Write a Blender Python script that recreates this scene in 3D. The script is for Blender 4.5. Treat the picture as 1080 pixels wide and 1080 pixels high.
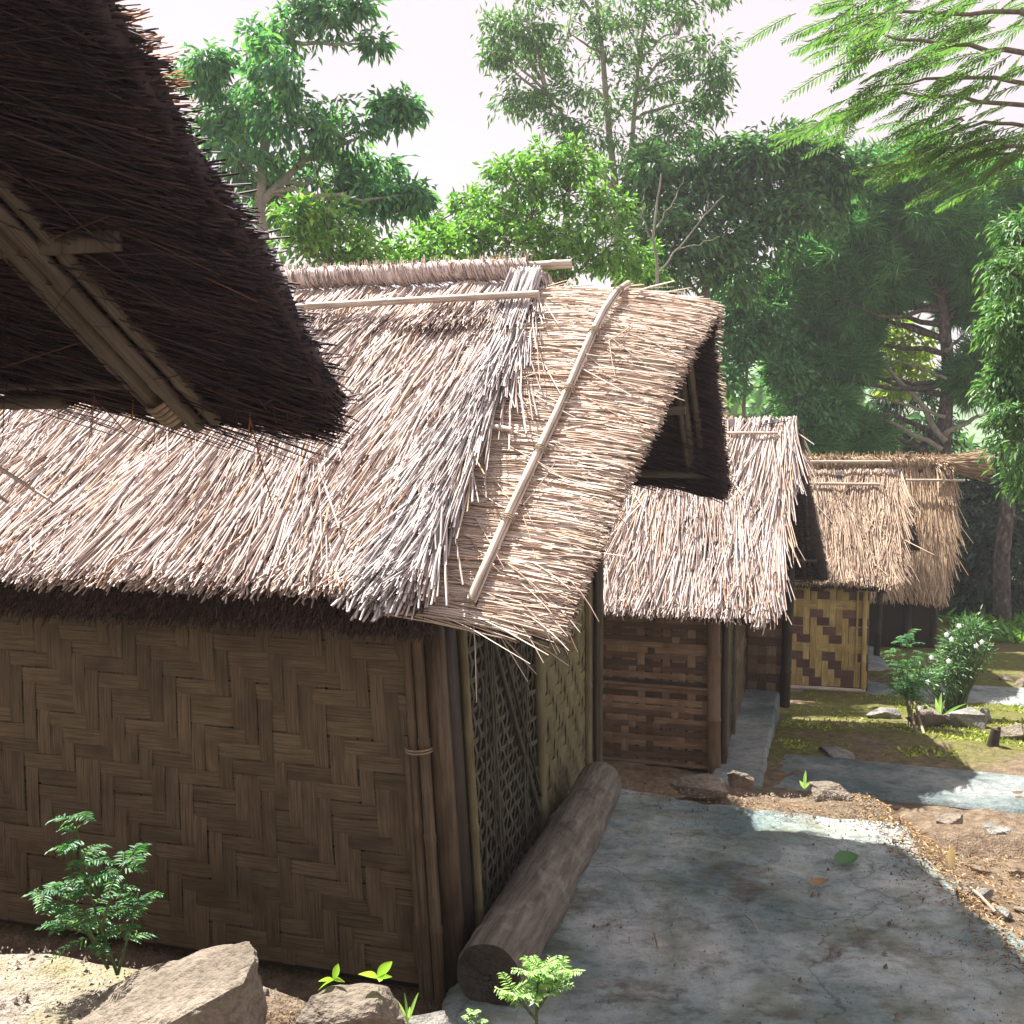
import bpy, math, random
import numpy as np
from mathutils import noise as mnoise, Vector

for o in list(bpy.data.objects):
    bpy.data.objects.remove(o, do_unlink=True)
SC = bpy.context.scene
COL = SC.collection
R = math.radians
rng = np.random.default_rng(7)
random.seed(7)

# ---------------------------------------------------------------- camera
F = 1083.0                       # focal length in pixels of the 1080 px frame
EYE = np.array([0.0, 0.0, 2.2])
PITCH = math.atan(80 / F)
cam = bpy.data.cameras.new('camera')
cam.sensor_width = 36
cam.lens = 36 * F / 1080
cam.clip_start = 0.05
cam.clip_end = 3000
camo = bpy.data.objects.new('camera', cam)
COL.objects.link(camo)
camo.location = EYE
camo.rotation_euler = (math.pi / 2 - PITCH, 0, 0)
SC.camera = camo

# ---------------------------------------------------------------- light
SUN_EL, SUN_DIR = 59, (-0.67, 0.74)      # where the sun stands: elevation, ground direction towards it
rot = math.atan2(SUN_DIR[0], SUN_DIR[1])
w = bpy.data.worlds.new('World')
SC.world = w
w.use_nodes = True
nt = w.node_tree
nt.nodes.clear()
wo = nt.nodes.new('ShaderNodeOutputWorld')
bg = nt.nodes.new('ShaderNodeBackground')
sky = nt.nodes.new('ShaderNodeTexSky')
sky.sky_type = 'NISHITA'
sky.sun_disc = False
sky.sun_elevation = R(SUN_EL)
sky.sun_rotation = rot
sky.air_density = 1.0
sky.dust_density = 3.5
sky.ozone_density = 1.0
tc = nt.nodes.new('ShaderNodeTexCoord')
cn = nt.nodes.new('ShaderNodeTexNoise')
cn.inputs['Scale'].default_value = 1.6
cn.inputs['Detail'].default_value = 5
cr = nt.nodes.new('ShaderNodeMapRange')
cr.inputs['From Min'].default_value = 0.25
cr.inputs['From Max'].default_value = 0.6
cr.inputs['To Min'].default_value = 0.66
cr.inputs['To Max'].default_value = 0.97
mixs = nt.nodes.new('ShaderNodeMix')
mixs.data_type = 'RGBA'
mixs.inputs['B'].default_value = (3.95, 3.45, 3.62, 1)   # thin bright cloud
nt.links.new(tc.outputs['Generated'], cn.inputs['Vector'])
nt.links.new(cn.outputs['Fac'], cr.inputs['Value'])
nt.links.new(cr.outputs['Result'], mixs.inputs['Factor'])
nt.links.new(sky.outputs['Color'], mixs.inputs['A'])
nt.links.new(mixs.outputs['Result'], bg.inputs['Color'])
bg.inputs['Strength'].default_value = 0.08
nt.links.new(bg.outputs[0], wo.inputs['Surface'])

sl = bpy.data.lights.new('sun', 'SUN')
sl.energy = 5.0
sl.angle = R(0.5)
sl.color = (1.0, 0.95, 0.89)
so = bpy.data.objects.new('sun', sl)
COL.objects.link(so)
tosun = Vector((SUN_DIR[0] * math.cos(R(SUN_EL)), SUN_DIR[1] * math.cos(R(SUN_EL)), math.sin(R(SUN_EL))))
so.rotation_euler = tosun.to_track_quat('Z', 'Y').to_euler()
so.location = tosun * 40

vs = SC.view_settings
vs.view_transform = 'Standard'
vs.look = 'None'
vs.gamma = 1
vs.exposure = 1.65

cy = SC.cycles
cy.max_bounces = 6
cy.diffuse_bounces = 3
cy.transmission_bounces = 3
cy.use_denoising = True


# ---------------------------------------------------------------- helpers
def P(px, py, Y):
    """world point seen at photo pixel (px,py) when it stands Y metres ahead"""
    cx, cz = (px - 540) / F, (540 - py) / F
    y = math.cos(PITCH) + cz * math.sin(PITCH)
    z = -math.sin(PITCH) + cz * math.cos(PITCH)
    k = Y / y
    return np.array([cx * k, Y, EYE[2] + z * k])


class MB:
    """collects faces and links them as one mesh object"""
    def __init__(s):
        s.v, s.uv, s.f4, s.f3, s.n = [], [], [], [], 0

    def add(s, v, f4=None, f3=None, uv=None):
        v = np.asarray(v, float).reshape(-1, 3)
        s.v.append(v)
        s.uv.append(np.zeros((len(v), 2)) if uv is None else np.asarray(uv, float).reshape(-1, 2))
        if f4 is not None and len(f4):
            s.f4.append(np.asarray(f4, int).reshape(-1, 4) + s.n)
        if f3 is not None and len(f3):
            s.f3.append(np.asarray(f3, int).reshape(-1, 3) + s.n)
        s.n += len(v)
        return s

    def map(s, fn):
        s.v = [fn(v) for v in s.v]
        return s

    def build(s, name, mat, parent=None, smooth=False, loc=None):
        v = np.concatenate(s.v)
        uv = np.concatenate(s.uv)
        f4 = np.concatenate(s.f4) if s.f4 else np.zeros((0, 4), int)
        f3 = np.concatenate(s.f3) if s.f3 else np.zeros((0, 3), int)
        if loc is not None:
            v = v - np.asarray(loc)
        me = bpy.data.meshes.new(name)
        me.vertices.add(len(v))
        me.vertices.foreach_set('co', v.astype(np.float32).ravel())
        li = np.concatenate([f4.ravel(), f3.ravel()]).astype(np.int32)
        me.loops.add(len(li))
        me.loops.foreach_set('vertex_index', li)
        tot = np.concatenate([np.full(len(f4), 4), np.full(len(f3), 3)]).astype(np.int32)
        st = np.concatenate([[0], np.cumsum(tot)[:-1]]).astype(np.int32)
        me.polygons.add(len(tot))
        me.polygons.foreach_set('loop_start', st)
        me.polygons.foreach_set('loop_total', tot)
        if smooth:
            me.polygons.foreach_set('use_smooth', np.ones(len(tot), bool))
        ul = me.uv_layers.new(name='UVMap')
        ul.data.foreach_set('uv', uv[li].astype(np.float32).ravel())
        me.update(calc_edges=True)
        me.validate()
        me.materials.append(mat)
        o = bpy.data.objects.new(name, me)
        COL.objects.link(o)
        if parent is not None:
            o.parent = parent
        elif loc is not None:
            o.location = loc
        return o


def tag(o, label=None, cat=None, group=None, kind=None):
    if label: o['label'] = label
    if cat: o['category'] = cat
    if group: o['group'] = group
    if kind: o['kind'] = kind
    return o


def empty(name, loc, rz=0, label=None, cat=None, group=None):
    o = bpy.data.objects.new(name, None)
    COL.objects.link(o)
    o.location = loc
    o.rotation_euler = (0, 0, rz)
    o.empty_display_size = 0.2
    return tag(o, label, cat, group)


def nrm(a):
    a = np.asarray(a, float)
    return a / np.maximum(np.linalg.norm(a, axis=-1, keepdims=True), 1e-9)


def tube(mb, pts, rad, k=8, cap=True, squash=1.0, phase=0.0):
    pts = np.asarray(pts, float)
    n = len(pts)
    rad = np.broadcast_to(np.asarray(rad, float), (n,))
    t = nrm(np.gradient(pts, axis=0))
    ref = np.array([0, 0, 1.0]) if abs(t[n // 2][2]) < 0.9 else np.array([1.0, 0, 0])
    b = nrm(np.cross(t, ref))
    c = np.cross(b, t)
    a = np.arange(k) * 2 * math.pi / k + phase
    v = pts[:, None] + rad[:, None, None] * (np.cos(a)[None, :, None] * b[:, None] + squash * np.sin(a)[None, :, None] * c[:, None])
    L = np.concatenate([[0], np.cumsum(np.linalg.norm(np.diff(pts, axis=0), axis=1))])
    off = rng.random() * 7
    uv = np.stack([np.repeat(L[:, None] + off, k, 1), np.repeat(np.abs((np.arange(k) / k) * 2 - 1)[None] * rad.mean() * 6, n, 0)], -1)
    i = np.arange(n - 1)[:, None] * k
    j = np.arange(k)[None]
    j2 = (j + 1) % k
    f = np.stack([i + j, i + j2, i + k + j2, i + k + j], -1).reshape(-1, 4)
    mb.add(v.reshape(-1, 3), f, uv=uv.reshape(-1, 2))
    if cap:
        for e, q in ((0, -1), (n - 1, 1)):
            ctr = pts[e]
            vv = np.concatenate([v[e], ctr[None]])
            ff = [((m + 1) % k, m, k) if q < 0 else (m, (m + 1) % k, k) for m in range(k)]
            mb.add(vv, f3=ff, uv=np.concatenate([uv[e], uv[e][:1]]))
    return mb


def bamboo(mb, a, b, r, node=0.32, k=8, bend=0.0):
    """a pole with swollen nodes"""
    a, b = np.asarray(a, float), np.asarray(b, float)
    L = np.linalg.norm(b - a)
    ts, rs = [0], [r]
    x = node * (0.3 + rng.random() * 0.6)
    while x < L - 0.03:
        ts += [x - 0.02, x - 0.006, x + 0.006, x + 0.02]
        rs += [r * 0.98, r * 1.13, r * 1.13, r * 0.98]
        x += node * (0.85 + 0.3 * rng.random())
    ts.append(L); rs.append(r * 0.96)
    ts = np.array(ts) / L
    p = a + (b - a) * ts[:, None]
    side = nrm(np.cross(b - a, [0.3, 0.2, 1.0]))
    p = p + side * (np.sin(ts * math.pi) * bend)[:, None]
    return tube(mb, p, np.array(rs), k)


def box(mb, x0, x1, y0, y1, z0, z1):
    v = [(x, y, z) for x in (x0, x1) for y in (y0, y1) for z in (z0, z1)]
    f = [(0, 1, 3, 2), (4, 6, 7, 5), (0, 4, 5, 1), (2, 3, 7, 6), (0, 2, 6, 4), (1, 5, 7, 3)]
    uv = [(z, x + y) for x in (x0, x1) for y in (y0, y1) for z in (z0, z1)]
    return mb.add(v, f, uv=uv)


def straws(mb, root, d, nm, L, wd, h0, h1, segs=2, bend=None, taper=0.55):
    """N thin three-sided stalks; root (N,3), direction d, surface normal nm, offsets h0 -> h1 along the normal"""
    N = len(root)
    if N == 0:
        return mb
    L = np.broadcast_to(L, (N,)); wd = np.broadcast_to(wd, (N,))
    h0 = np.broadcast_to(h0, (N,)); h1 = np.broadcast_to(h1, (N,))
    d = nrm(d); nm = nrm(nm)
    b = nrm(np.cross(d, nm))
    t = np.linspace(0, 1, segs + 1)
    bend = np.zeros((N, 3)) if bend is None else bend
    p = root[:, None] + d[:, None] * (L[:, None] * t)[..., None] + nm[:, None] * (h0[:, None] + (h1 - h0)[:, None] * t)[..., None] \
        + bend[:, None] * (t ** 2)[None, :, None]
    ph = rng.random(N) * 2 * math.pi
    a = ph[:, None] + np.arange(3)[None] * 2 * math.pi / 3
    ring = np.cos(a)[..., None] * b[:, None] + np.sin(a)[..., None] * nm[:, None]
    wt = wd[:, None] * (1 - (1 - taper) * t[None] ** 2) * 0.5
    v = p[:, :, None] + ring[:, None] * wt[:, :, None, None]
    uo = rng.random(N) * 20
    uv = np.zeros((N, segs + 1, 3, 2))
    uv[..., 0] = (uo[:, None] + L[:, None] * t)[:, :, None]
    uv[..., 1] = uo[:, None, None] * 3
    base = np.arange(N)[:, None, None] * (segs + 1) * 3
    s = np.arange(segs)[None, :, None] * 3
    j = np.arange(3)[None, None]
    j2 = (j + 1) % 3
    f = np.stack([base + s + j, base + s + j2, base + s + 3 + j2, base + s + 3 + j], -1)
    return mb.add(v.reshape(-1, 3), f.reshape(-1, 4), uv=uv.reshape(-1, 2))


def leaf_tris(mb, pos, d, up, L, W, fold=0.25):
    """N folded leaves of two triangles each"""
    N = len(pos)
    L = np.broadcast_to(L, (N,))[:, None]; W = np.broadcast_to(W, (N,))[:, None]
    d = nrm(d)
    s = nrm(np.cross(d, up))
    n = np.cross(s, d)
    a = pos
    c = pos + d * L - n * L * 0.12
    m = pos + d * L * 0.45
    l = m + s * W * 0.5 + n * W * fold
    r = m - s * W * 0.5 + n * W * fold
    v = np.stack([a, l, c, r], 1).reshape(-1, 3)
    i = np.arange(N)[:, None] * 4
    f = np.concatenate([i + [0, 2, 1], i + [0, 3, 2]], 0)
    u = rng.random(N)
    uv = np.stack([np.stack([u, u * 0], -1), np.stack([u, u * 0 + .5], -1), np.stack([u, u * 0 + 1], -1), np.stack([u, u * 0 + .5], -1)], 1)
    return mb.add(v, f3=f, uv=uv.reshape(-1, 2))


# ---------------------------------------------------------------- materials
def new_mat(name):
    m = bpy.data.materials.new(name)
    m.use_nodes = True
    t = m.node_tree
    t.nodes.clear()
    out = t.nodes.new('ShaderNodeOutputMaterial')
    return m, t, out


def ramp(t, fac, stops):
    r = t.nodes.new('ShaderNodeValToRGB')
    e = r.color_ramp.elements
    while len(e) < len(stops):
        e.new(0.5)
    for x, (p, c) in zip(e, stops):
        x.position = p
        x.color = (*c, 1)
    t.links.new(fac, r.inputs['Fac'])
    return r.outputs['Color']


def tex_noise(t, vec, scale, detail=4, rough=0.55, mapping=None):
    n = t.nodes.new('ShaderNodeTexNoise')
    n.inputs['Scale'].default_value = scale
    n.inputs['Detail'].default_value = detail
    n.inputs['Roughness'].default_value = rough
    if mapping is not None:
        mp = t.nodes.new('ShaderNodeMapping')
        mp.inputs['Scale'].default_value = mapping
        t.links.new(vec, mp.inputs['Vector'])
        vec = mp.outputs['Vector']
    t.links.new(vec, n.inputs['Vector'])
    return n.outputs['Fac']


def mixc(t, a, b, fac, mode='MIX'):
    m = t.nodes.new('ShaderNodeMix')
    m.data_type = 'RGBA'
    m.blend_type = mode
    for k, x in (('A', a), ('B', b)):
        if isinstance(x, tuple):
            m.inputs[k].default_value = (*x, 1)
        else:
            t.links.new(x, m.inputs[k])
    if isinstance(fac, (int, float)):
        m.inputs['Factor'].default_value = fac
    else:
        t.links.new(fac, m.inputs['Factor'])
    return m.outputs['Result']


def rng_map(t, v, a, b, c=0.0, d=1.0):
    m = t.nodes.new('ShaderNodeMapRange')
    m.inputs['From Min'].default_value = a
    m.inputs['From Max'].default_value = b
    m.inputs['To Min'].default_value = c
    m.inputs['To Max'].default_value = d
    t.links.new(v, m.inputs['Value'])
    return m.outputs['Result']


def principled(t, out, color, rough=0.8, bump=None, bstr=0.3, bdist=0.01, spec=0.3):
    p = t.nodes.new('ShaderNodeBsdfPrincipled')
    if isinstance(color, tuple):
        p.inputs['Base Color'].default_value = (*color, 1)
    else:
        t.links.new(color, p.inputs['Base Color'])
    p.inputs['Roughness'].default_value = rough
    p.inputs['Specular IOR Level'].default_value = spec
    if bump is not None:
        b = t.nodes.new('ShaderNodeBump')
        b.inputs['Strength'].default_value = bstr
        b.inputs['Distance'].default_value = bdist
        t.links.new(bump, b.inputs['Height'])
        t.links.new(b.outputs['Normal'], p.inputs['Normal'])
    t.links.new(p.outputs[0], out.inputs['Surface'])
    return p


def straw_mat(name, stops, patch=0.35, rough=0.75):
    """each stalk its own tint, weathered patches over it"""
    m, t, out = new_mat(name)
    g = t.nodes.new('ShaderNodeNewGeometry')
    c = ramp(t, g.outputs['Random Per Island'], stops)
    uv = t.nodes.new('ShaderNodeUVMap')
    n = tex_noise(t, uv.outputs['UV'], 6, 3)
    c = mixc(t, c, (0.55, 0.5, 0.47), rng_map(t, n, 0.35, 0.75, 0.78, 1.15), 'MULTIPLY') if False else c
    tcn = t.nodes.new('ShaderNodeTexCoord')
    pn = tex_noise(t, tcn.outputs['Object'], 1.7, 4)
    dark = mixc(t, c, (0.62, 0.55, 0.52), 1.0, 'MULTIPLY')
    c = mixc(t, c, dark, rng_map(t, pn, 0.42, 0.68, 0, patch))
    c = mixc(t, c, dark, rng_map(t, n, 0.5, 0.75, 0, 0.6))
    principled(t, out, c, rough, spec=0.25)
    return m


def bamboo_mat(name, stops, fibre=60, rough=0.55, dirt=(0.05, 0.035, 0.025), dirt_amt=0.5):
    """split bamboo: fibres run along U, tint per strip"""
    m, t, out = new_mat(name)
    g = t.nodes.new('ShaderNodeNewGeometry')
    c = ramp(t, g.outputs['Random Per Island'], stops)
    uv = t.nodes.new('ShaderNodeUVMap')
    f = tex_noise(t, uv.outputs['UV'], 1.0, 5, 0.65, mapping=(4, fibre * 2.2, 1))
    f2 = tex_noise(t, uv.outputs['UV'], 1.0, 3, 0.5, mapping=(5, 9, 1))
    lo = mixc(t, c, (0.42, 0.38, 0.34), 1.0, 'MULTIPLY')
    c = mixc(t, c, lo, rng_map(t, f, 0.42, 0.66))
    c = mixc(t, c, lo, rng_map(t, f2, 0.45, 0.75, 0, 0.8))
    tcn = t.nodes.new('ShaderNodeTexCoord')
    dn = tex_noise(t, tcn.outputs['Object'], 2.3, 5)
    c = mixc(t, c, dirt, rng_map(t, dn, 0.5, 0.8, 0, dirt_amt))
    principled(t, out, c, rough, bump=f, bstr=0.5, bdist=0.004, spec=0.25)
    return m


def leaf_mat(name, stops, transl=0.35, tint=(1.0, 1.25, 0.5), gloss=0.45):
    m, t, out = new_mat(name)
    g = t.nodes.new('ShaderNodeNewGeometry')
    c = ramp(t, g.outputs['Random Per Island'], [(a, tuple(v * 1.65 for v in b)) for a, b in stops])
    p = t.nodes.new('ShaderNodeBsdfPrincipled')
    t.links.new(c, p.inputs['Base Color'])
    p.inputs['Roughness'].default_value = gloss
    p.inputs['Specular IOR Level'].default_value = 0.4
    tr = t.nodes.new('ShaderNodeBsdfTranslucent')
    c2 = mixc(t, c, tint, 1.0, 'MULTIPLY')
    t.links.new(c2, tr.inputs['Color'])
    mx = t.nodes.new('ShaderNodeMixShader')
    mx.inputs['Fac'].default_value = transl
    t.links.new(p.outputs[0], mx.inputs[1])
    t.links.new(tr.outputs[0], mx.inputs[2])
    t.links.new(mx.outputs[0], out.inputs['Surface'])
    return m


def noisy_mat(name, stops, scale=3, detail=8, rough=0.9, bstr=0.6, bdist=0.02, coord='Object', fine=40, mapping=None):
    m, t, out = new_mat(name)
    tcn = t.nodes.new('ShaderNodeTexCoord')
    n = tex_noise(t, tcn.outputs[coord], scale, detail, 0.62, mapping)
    n2 = tex_noise(t, tcn.outputs[coord], fine, 4, 0.6, mapping)
    c = ramp(t, n, stops)
    c = mixc(t, c, mixc(t, c, (0.5, 0.5, 0.5), 1.0, 'MULTIPLY'), rng_map(t, n2, 0.45, 0.7, 0, 0.8))
    mx = t.nodes.new('ShaderNodeMath')
    mx.operation = 'ADD'
    t.links.new(n, mx.inputs[0])
    t.links.new(n2, mx.inputs[1])
    principled(t, out, c, rough, bump=mx.outputs[0], bstr=bstr, bdist=bdist, spec=0.2)
    return m


M = {}
M['thatch'] = straw_mat('weathered_straw', [(0, (.24, .18, .155)), (.12, (.46, .37, .33)), (.45, (.62, .53, .49)), (.85, (.72, .64, .60)), (.95, (.62, .43, .28)), (1, (.46, .28, .18))])
M['verge'] = straw_mat('grey_leaf_straw', [(0, (.24, .215, .21)), (.3, (.48, .445, .435)), (.7, (.62, .575, .56)), (1, (.70, .64, .61))])
M['porch'] = straw_mat('pale_straw', [(0, (.28, .19, .14)), (.15, (.52, .41, .33)), (.5, (.67, .57, .48)), (.85, (.74, .65, .57)), (1, (.55, .35, .22))], patch=.25)
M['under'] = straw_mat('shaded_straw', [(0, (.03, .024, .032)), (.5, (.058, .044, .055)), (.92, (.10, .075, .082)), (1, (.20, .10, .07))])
M['rust'] = straw_mat('rust_straw', [(0, (.16, .08, .05)), (.5, (.36, .17, .08)), (1, (.52, .27, .12))])
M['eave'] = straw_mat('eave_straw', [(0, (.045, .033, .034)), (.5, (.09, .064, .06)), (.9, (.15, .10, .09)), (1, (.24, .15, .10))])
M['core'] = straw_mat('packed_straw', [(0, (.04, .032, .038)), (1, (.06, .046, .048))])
M['gold'] = straw_mat('golden_straw', [(0, (.24, .155, .09)), (.3, (.45, .32, .20)), (.7, (.57, .43, .29)), (1, (.65, .51, .37))])
M['thatch_brown'] = straw_mat('tan_straw', [(0, (.18, .12, .09)), (.3, (.38, .28, .20)), (.75, (.52, .40, .30)), (1, (.60, .46, .34))])
M['weave'] = bamboo_mat('dark_split_bamboo', [(0, (.125, .094, .057)), (.5, (.15, .113, .07)), (1, (.185, .14, .087))])
M['weave_red'] = bamboo_mat('red_brown_bamboo', [(0, (.06, .04, .026)), (.4, (.13, .088, .055)), (1, (.27, .19, .12))], dirt_amt=.4)
M['lattice'] = bamboo_mat('grey_green_bamboo', [(0, (.065, .06, .042)), (1, (.115, .105, .074))])
M['olive'] = bamboo_mat('olive_bamboo', [(0, (.14, .125, .065)), (1, (.22, .195, .10))])
M['yellow'] = bamboo_mat('yellow_bamboo', [(0, (.44, .32, .13)), (1, (.60, .46, .22))], dirt_amt=.25)
M['purple'] = bamboo_mat('purple_brown_bamboo', [(0, (.11, .062, .06)), (1, (.19, .11, .10))], dirt_amt=.2)
M['pole'] = bamboo_mat('bamboo_pole', [(0, (.58, .49, .40)), (1, (.68, .60, .52))], fibre=30, dirt_amt=.3)
M['post'] = bamboo_mat('brown_bamboo_post', [(0, (.12, .088, .055)), (1, (.17, .125, .08))], fibre=30)
M['post_dark'] = bamboo_mat('dark_post', [(0, (.035, .027, .022)), (1, (.07, .052, .04))], fibre=30)
M['rafter'] = bamboo_mat('grey_rafter', [(0, (.11, .095, .08)), (1, (.17, .15, .125))], fibre=40)
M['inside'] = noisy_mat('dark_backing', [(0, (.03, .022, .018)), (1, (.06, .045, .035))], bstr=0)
def log_mat():
    m, t, out = new_mat('log_bark')
    uv = t.nodes.new('ShaderNodeUVMap')
    tcn = t.nodes.new('ShaderNodeTexCoord')
    f = tex_noise(t, uv.outputs['UV'], 1.0, 8, .65, mapping=(3.5, 14, 1))
    b = tex_noise(t, tcn.outputs['Object'], 5, 8, .65)
    c = ramp(t, f, [(.3, (.075, .066, .052)), (.5, (.15, .134, .11)), (.68, (.24, .218, .185))])
    c = mixc(t, c, (.32, .30, .265), rng_map(t, b, .57, .69, 0, .6))
    c = mixc(t, c, (.07, .06, .048), rng_map(t, b, .44, .34, 0, .7))
    a = t.nodes.new('ShaderNodeMath'); a.operation = 'MULTIPLY_ADD'
    t.links.new(b, a.inputs[0]); a.inputs[1].default_value = .7; t.links.new(f, a.inputs[2])
    principled(t, out, c, .92, bump=a.outputs[0], bstr=.9, bdist=.02, spec=.15)
    return m


M['log'] = log_mat()
M['cut'] = noisy_mat('shaded_log_end', [(.3, (.03, .025, .02)), (.7, (.10, .085, .068))], 9, 8, fine=60)  # shade on the log's end faces put into the colour as a dark tone
M['rock'] = noisy_mat('sandstone', [(.3, (.13, .108, .082)), (.5, (.22, .185, .145)), (.75, (.32, .275, .22))], 3, 10, .92, .9, .03)
M['rock_grey'] = noisy_mat('grey_stone', [(.3, (.11, .11, .10)), (.5, (.24, .23, .205)), (.7, (.40, .385, .345))], 6, 10, .92, .9, .03)
M['bark_pale'] = noisy_mat('pale_bark', [(.3, (.22, .20, .17)), (.7, (.42, .39, .34))], 5, 6, mapping=(3, 3, .6))
M['bark_dark'] = noisy_mat('dark_bark', [(.35, (.05, .04, .038)), (.55, (.13, .105, .10)), (.7, (.30, .26, .25))], 9, 8, mapping=(2, 2, .8))
M['bark_mid'] = noisy_mat('brown_bark', [(.3, (.12, .095, .075)), (.7, (.26, .22, .18))], 6, 6, mapping=(3, 3, .6))

G = lambda *s: [(i / (len(s) - 1), c) for i, c in enumerate(s)]
M['leaf_teal'] = leaf_mat('blue_green_leaf', G((.03, .09, .065), (.05, .145, .09), (.08, .19, .10), (.13, .25, .08)), transl=.45)
M['leaf_teal2'] = leaf_mat('teal_leaf', G((.04, .12, .07), (.07, .18, .09), (.11, .23, .10)), transl=.45)
M['leaf_bright'] = leaf_mat('bright_leaf', G((.04, .11, .03), (.08, .19, .04), (.13, .26, .05), (.20, .31, .06)))
M['leaf_mid'] = leaf_mat('mid_leaf', G((.03, .085, .035), (.055, .135, .05), (.09, .18, .06), (.13, .20, .08)))
M['leaf_dark'] = leaf_mat('dark_leaf', G((.025, .075, .042), (.045, .115, .055), (.075, .155, .065), (.11, .20, .07)), transl=.42)
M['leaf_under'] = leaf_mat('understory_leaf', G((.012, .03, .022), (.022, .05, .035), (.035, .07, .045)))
M['needle'] = leaf_mat('pine_needle', G((.045, .14, .075), (.075, .21, .10), (.12, .28, .12), (.17, .33, .13)), transl=.5)
M['feather'] = leaf_mat('feather_leaf', G((.045, .10, .04), (.07, .14, .05), (.11, .19, .06)), transl=.42)
M['leaf_yellow'] = leaf_mat('yellow_leaf', G((.14, .20, .03), (.26, .32, .05), (.40, .42, .08)), transl=.45)
M['sprout'] = leaf_mat('sprout_leaf', G((.16, .28, .04), (.27, .40, .07)), transl=.45)
M['weed'] = leaf_mat('weed_leaf', G((.13, .24, .08), (.22, .34, .12), (.32, .42, .18)), transl=.4)
M['shrub'] = leaf_mat('shrub_leaf', G((.02, .075, .035), (.035, .11, .05), (.08, .19, .04)), transl=.35)
M['bush'] = leaf_mat('bush_leaf', G((.03, .075, .035), (.06, .13, .055), (.12, .20, .09)), transl=.3)
M['moss'] = leaf_mat('moss_blade', G((.12, .15, .03), (.22, .25, .05), (.34, .34, .08)), transl=.3)
M['bract'] = leaf_mat('pale_bract', G((.40, .32, .17), (.42, .34, .18)), transl=.2, tint=(1, .9, .6))
M['petal'] = leaf_mat('white_petal', G((.75, .72, .76), (.85, .82, .86)), transl=.3, tint=(1, 1, 1))
M['stem'] = noisy_mat('green_stem', [(.3, (.07, .11, .04)), (.7, (.14, .17, .07))], bstr=.1)
M['twig'] = noisy_mat('dry_twig', [(.3, (.22, .16, .11)), (.7, (.42, .34, .25))], bstr=.2)
M['litter'] = leaf_mat('dry_leaf', G((.05, .032, .018), (.12, .075, .035), (.20, .135, .065), (.28, .22, .14)), transl=.15, tint=(1, .8, .5), gloss=.8)


def ground_mat():
    m, t, out = new_mat('earth')
    tcn = t.nodes.new('ShaderNodeTexCoord')
    ob = tcn.outputs['Object']
    n1 = tex_noise(t, ob, 1.1, 7, .6)
    n2 = tex_noise(t, ob, 14, 7, .65)
    n3 = tex_noise(t, ob, 60, 3, .6)
    earth = ramp(t, n2, [(.3, (.085, .062, .042)), (.5, (.17, .125, .085)), (.7, (.27, .21, .15))])
    moss = ramp(t, n2, [(.3, (.07, .075, .025)), (.6, (.17, .17, .05)), (.75, (.25, .23, .08))])
    sand = ramp(t, n2, [(.3, (.24, .205, .17)), (.55, (.38, .335, .295)), (.75, (.46, .42, .385))])
    sep = t.nodes.new('ShaderNodeSeparateXYZ')
    t.links.new(ob, sep.inputs[0])
    add = t.nodes.new('ShaderNodeMath'); add.operation = 'MULTIPLY_ADD'
    t.links.new(n1, add.inputs[0]); add.inputs[1].default_value = 1.6
    t.links.new(sep.outputs['Y'], add.inputs[2])
    far = rng_map(t, add.outputs[0], 9.2, 10.0)
    c = mixc(t, earth, moss, mixc(t, (0, 0, 0), far, rng_map(t, n1, .36, .5)))
    # the sandy bank the photographer stands on
    sx = t.nodes.new('ShaderNodeMath'); sx.operation = 'MULTIPLY_ADD'
    t.links.new(n1, sx.inputs[0]); sx.inputs[1].default_value = 1.2
    t.links.new(sep.outputs['X'], sx.inputs[2])
    sand = mixc(t, sand, mixc(t, sand, (.62, .60, .52), 1.0, 'MULTIPLY'), rng_map(t, tex_noise(t, ob, 4.5, 6, .65), .42, .62))
    bank = mixc(t, (0, 0, 0), rng_map(t, sx.outputs[0], -.15, -.35), rng_map(t, sep.outputs['Y'], 3.75, 3.35))
    c = mixc(t, c, sand, bank)
    mossb = mixc(t, (0, 0, 0), bank, rng_map(t, n1, .5, .62, 0, .7))
    c = mixc(t, c, (.30, .28, .13), mossb)
    hn = t.nodes.new('ShaderNodeMath'); hn.operation = 'ADD'
    t.links.new(n2, hn.inputs[0]); t.links.new(n3, hn.inputs[1])
    principled(t, out, c, .95, bump=hn.outputs[0], bstr=.9, bdist=.03, spec=.1)
    return m


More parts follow.
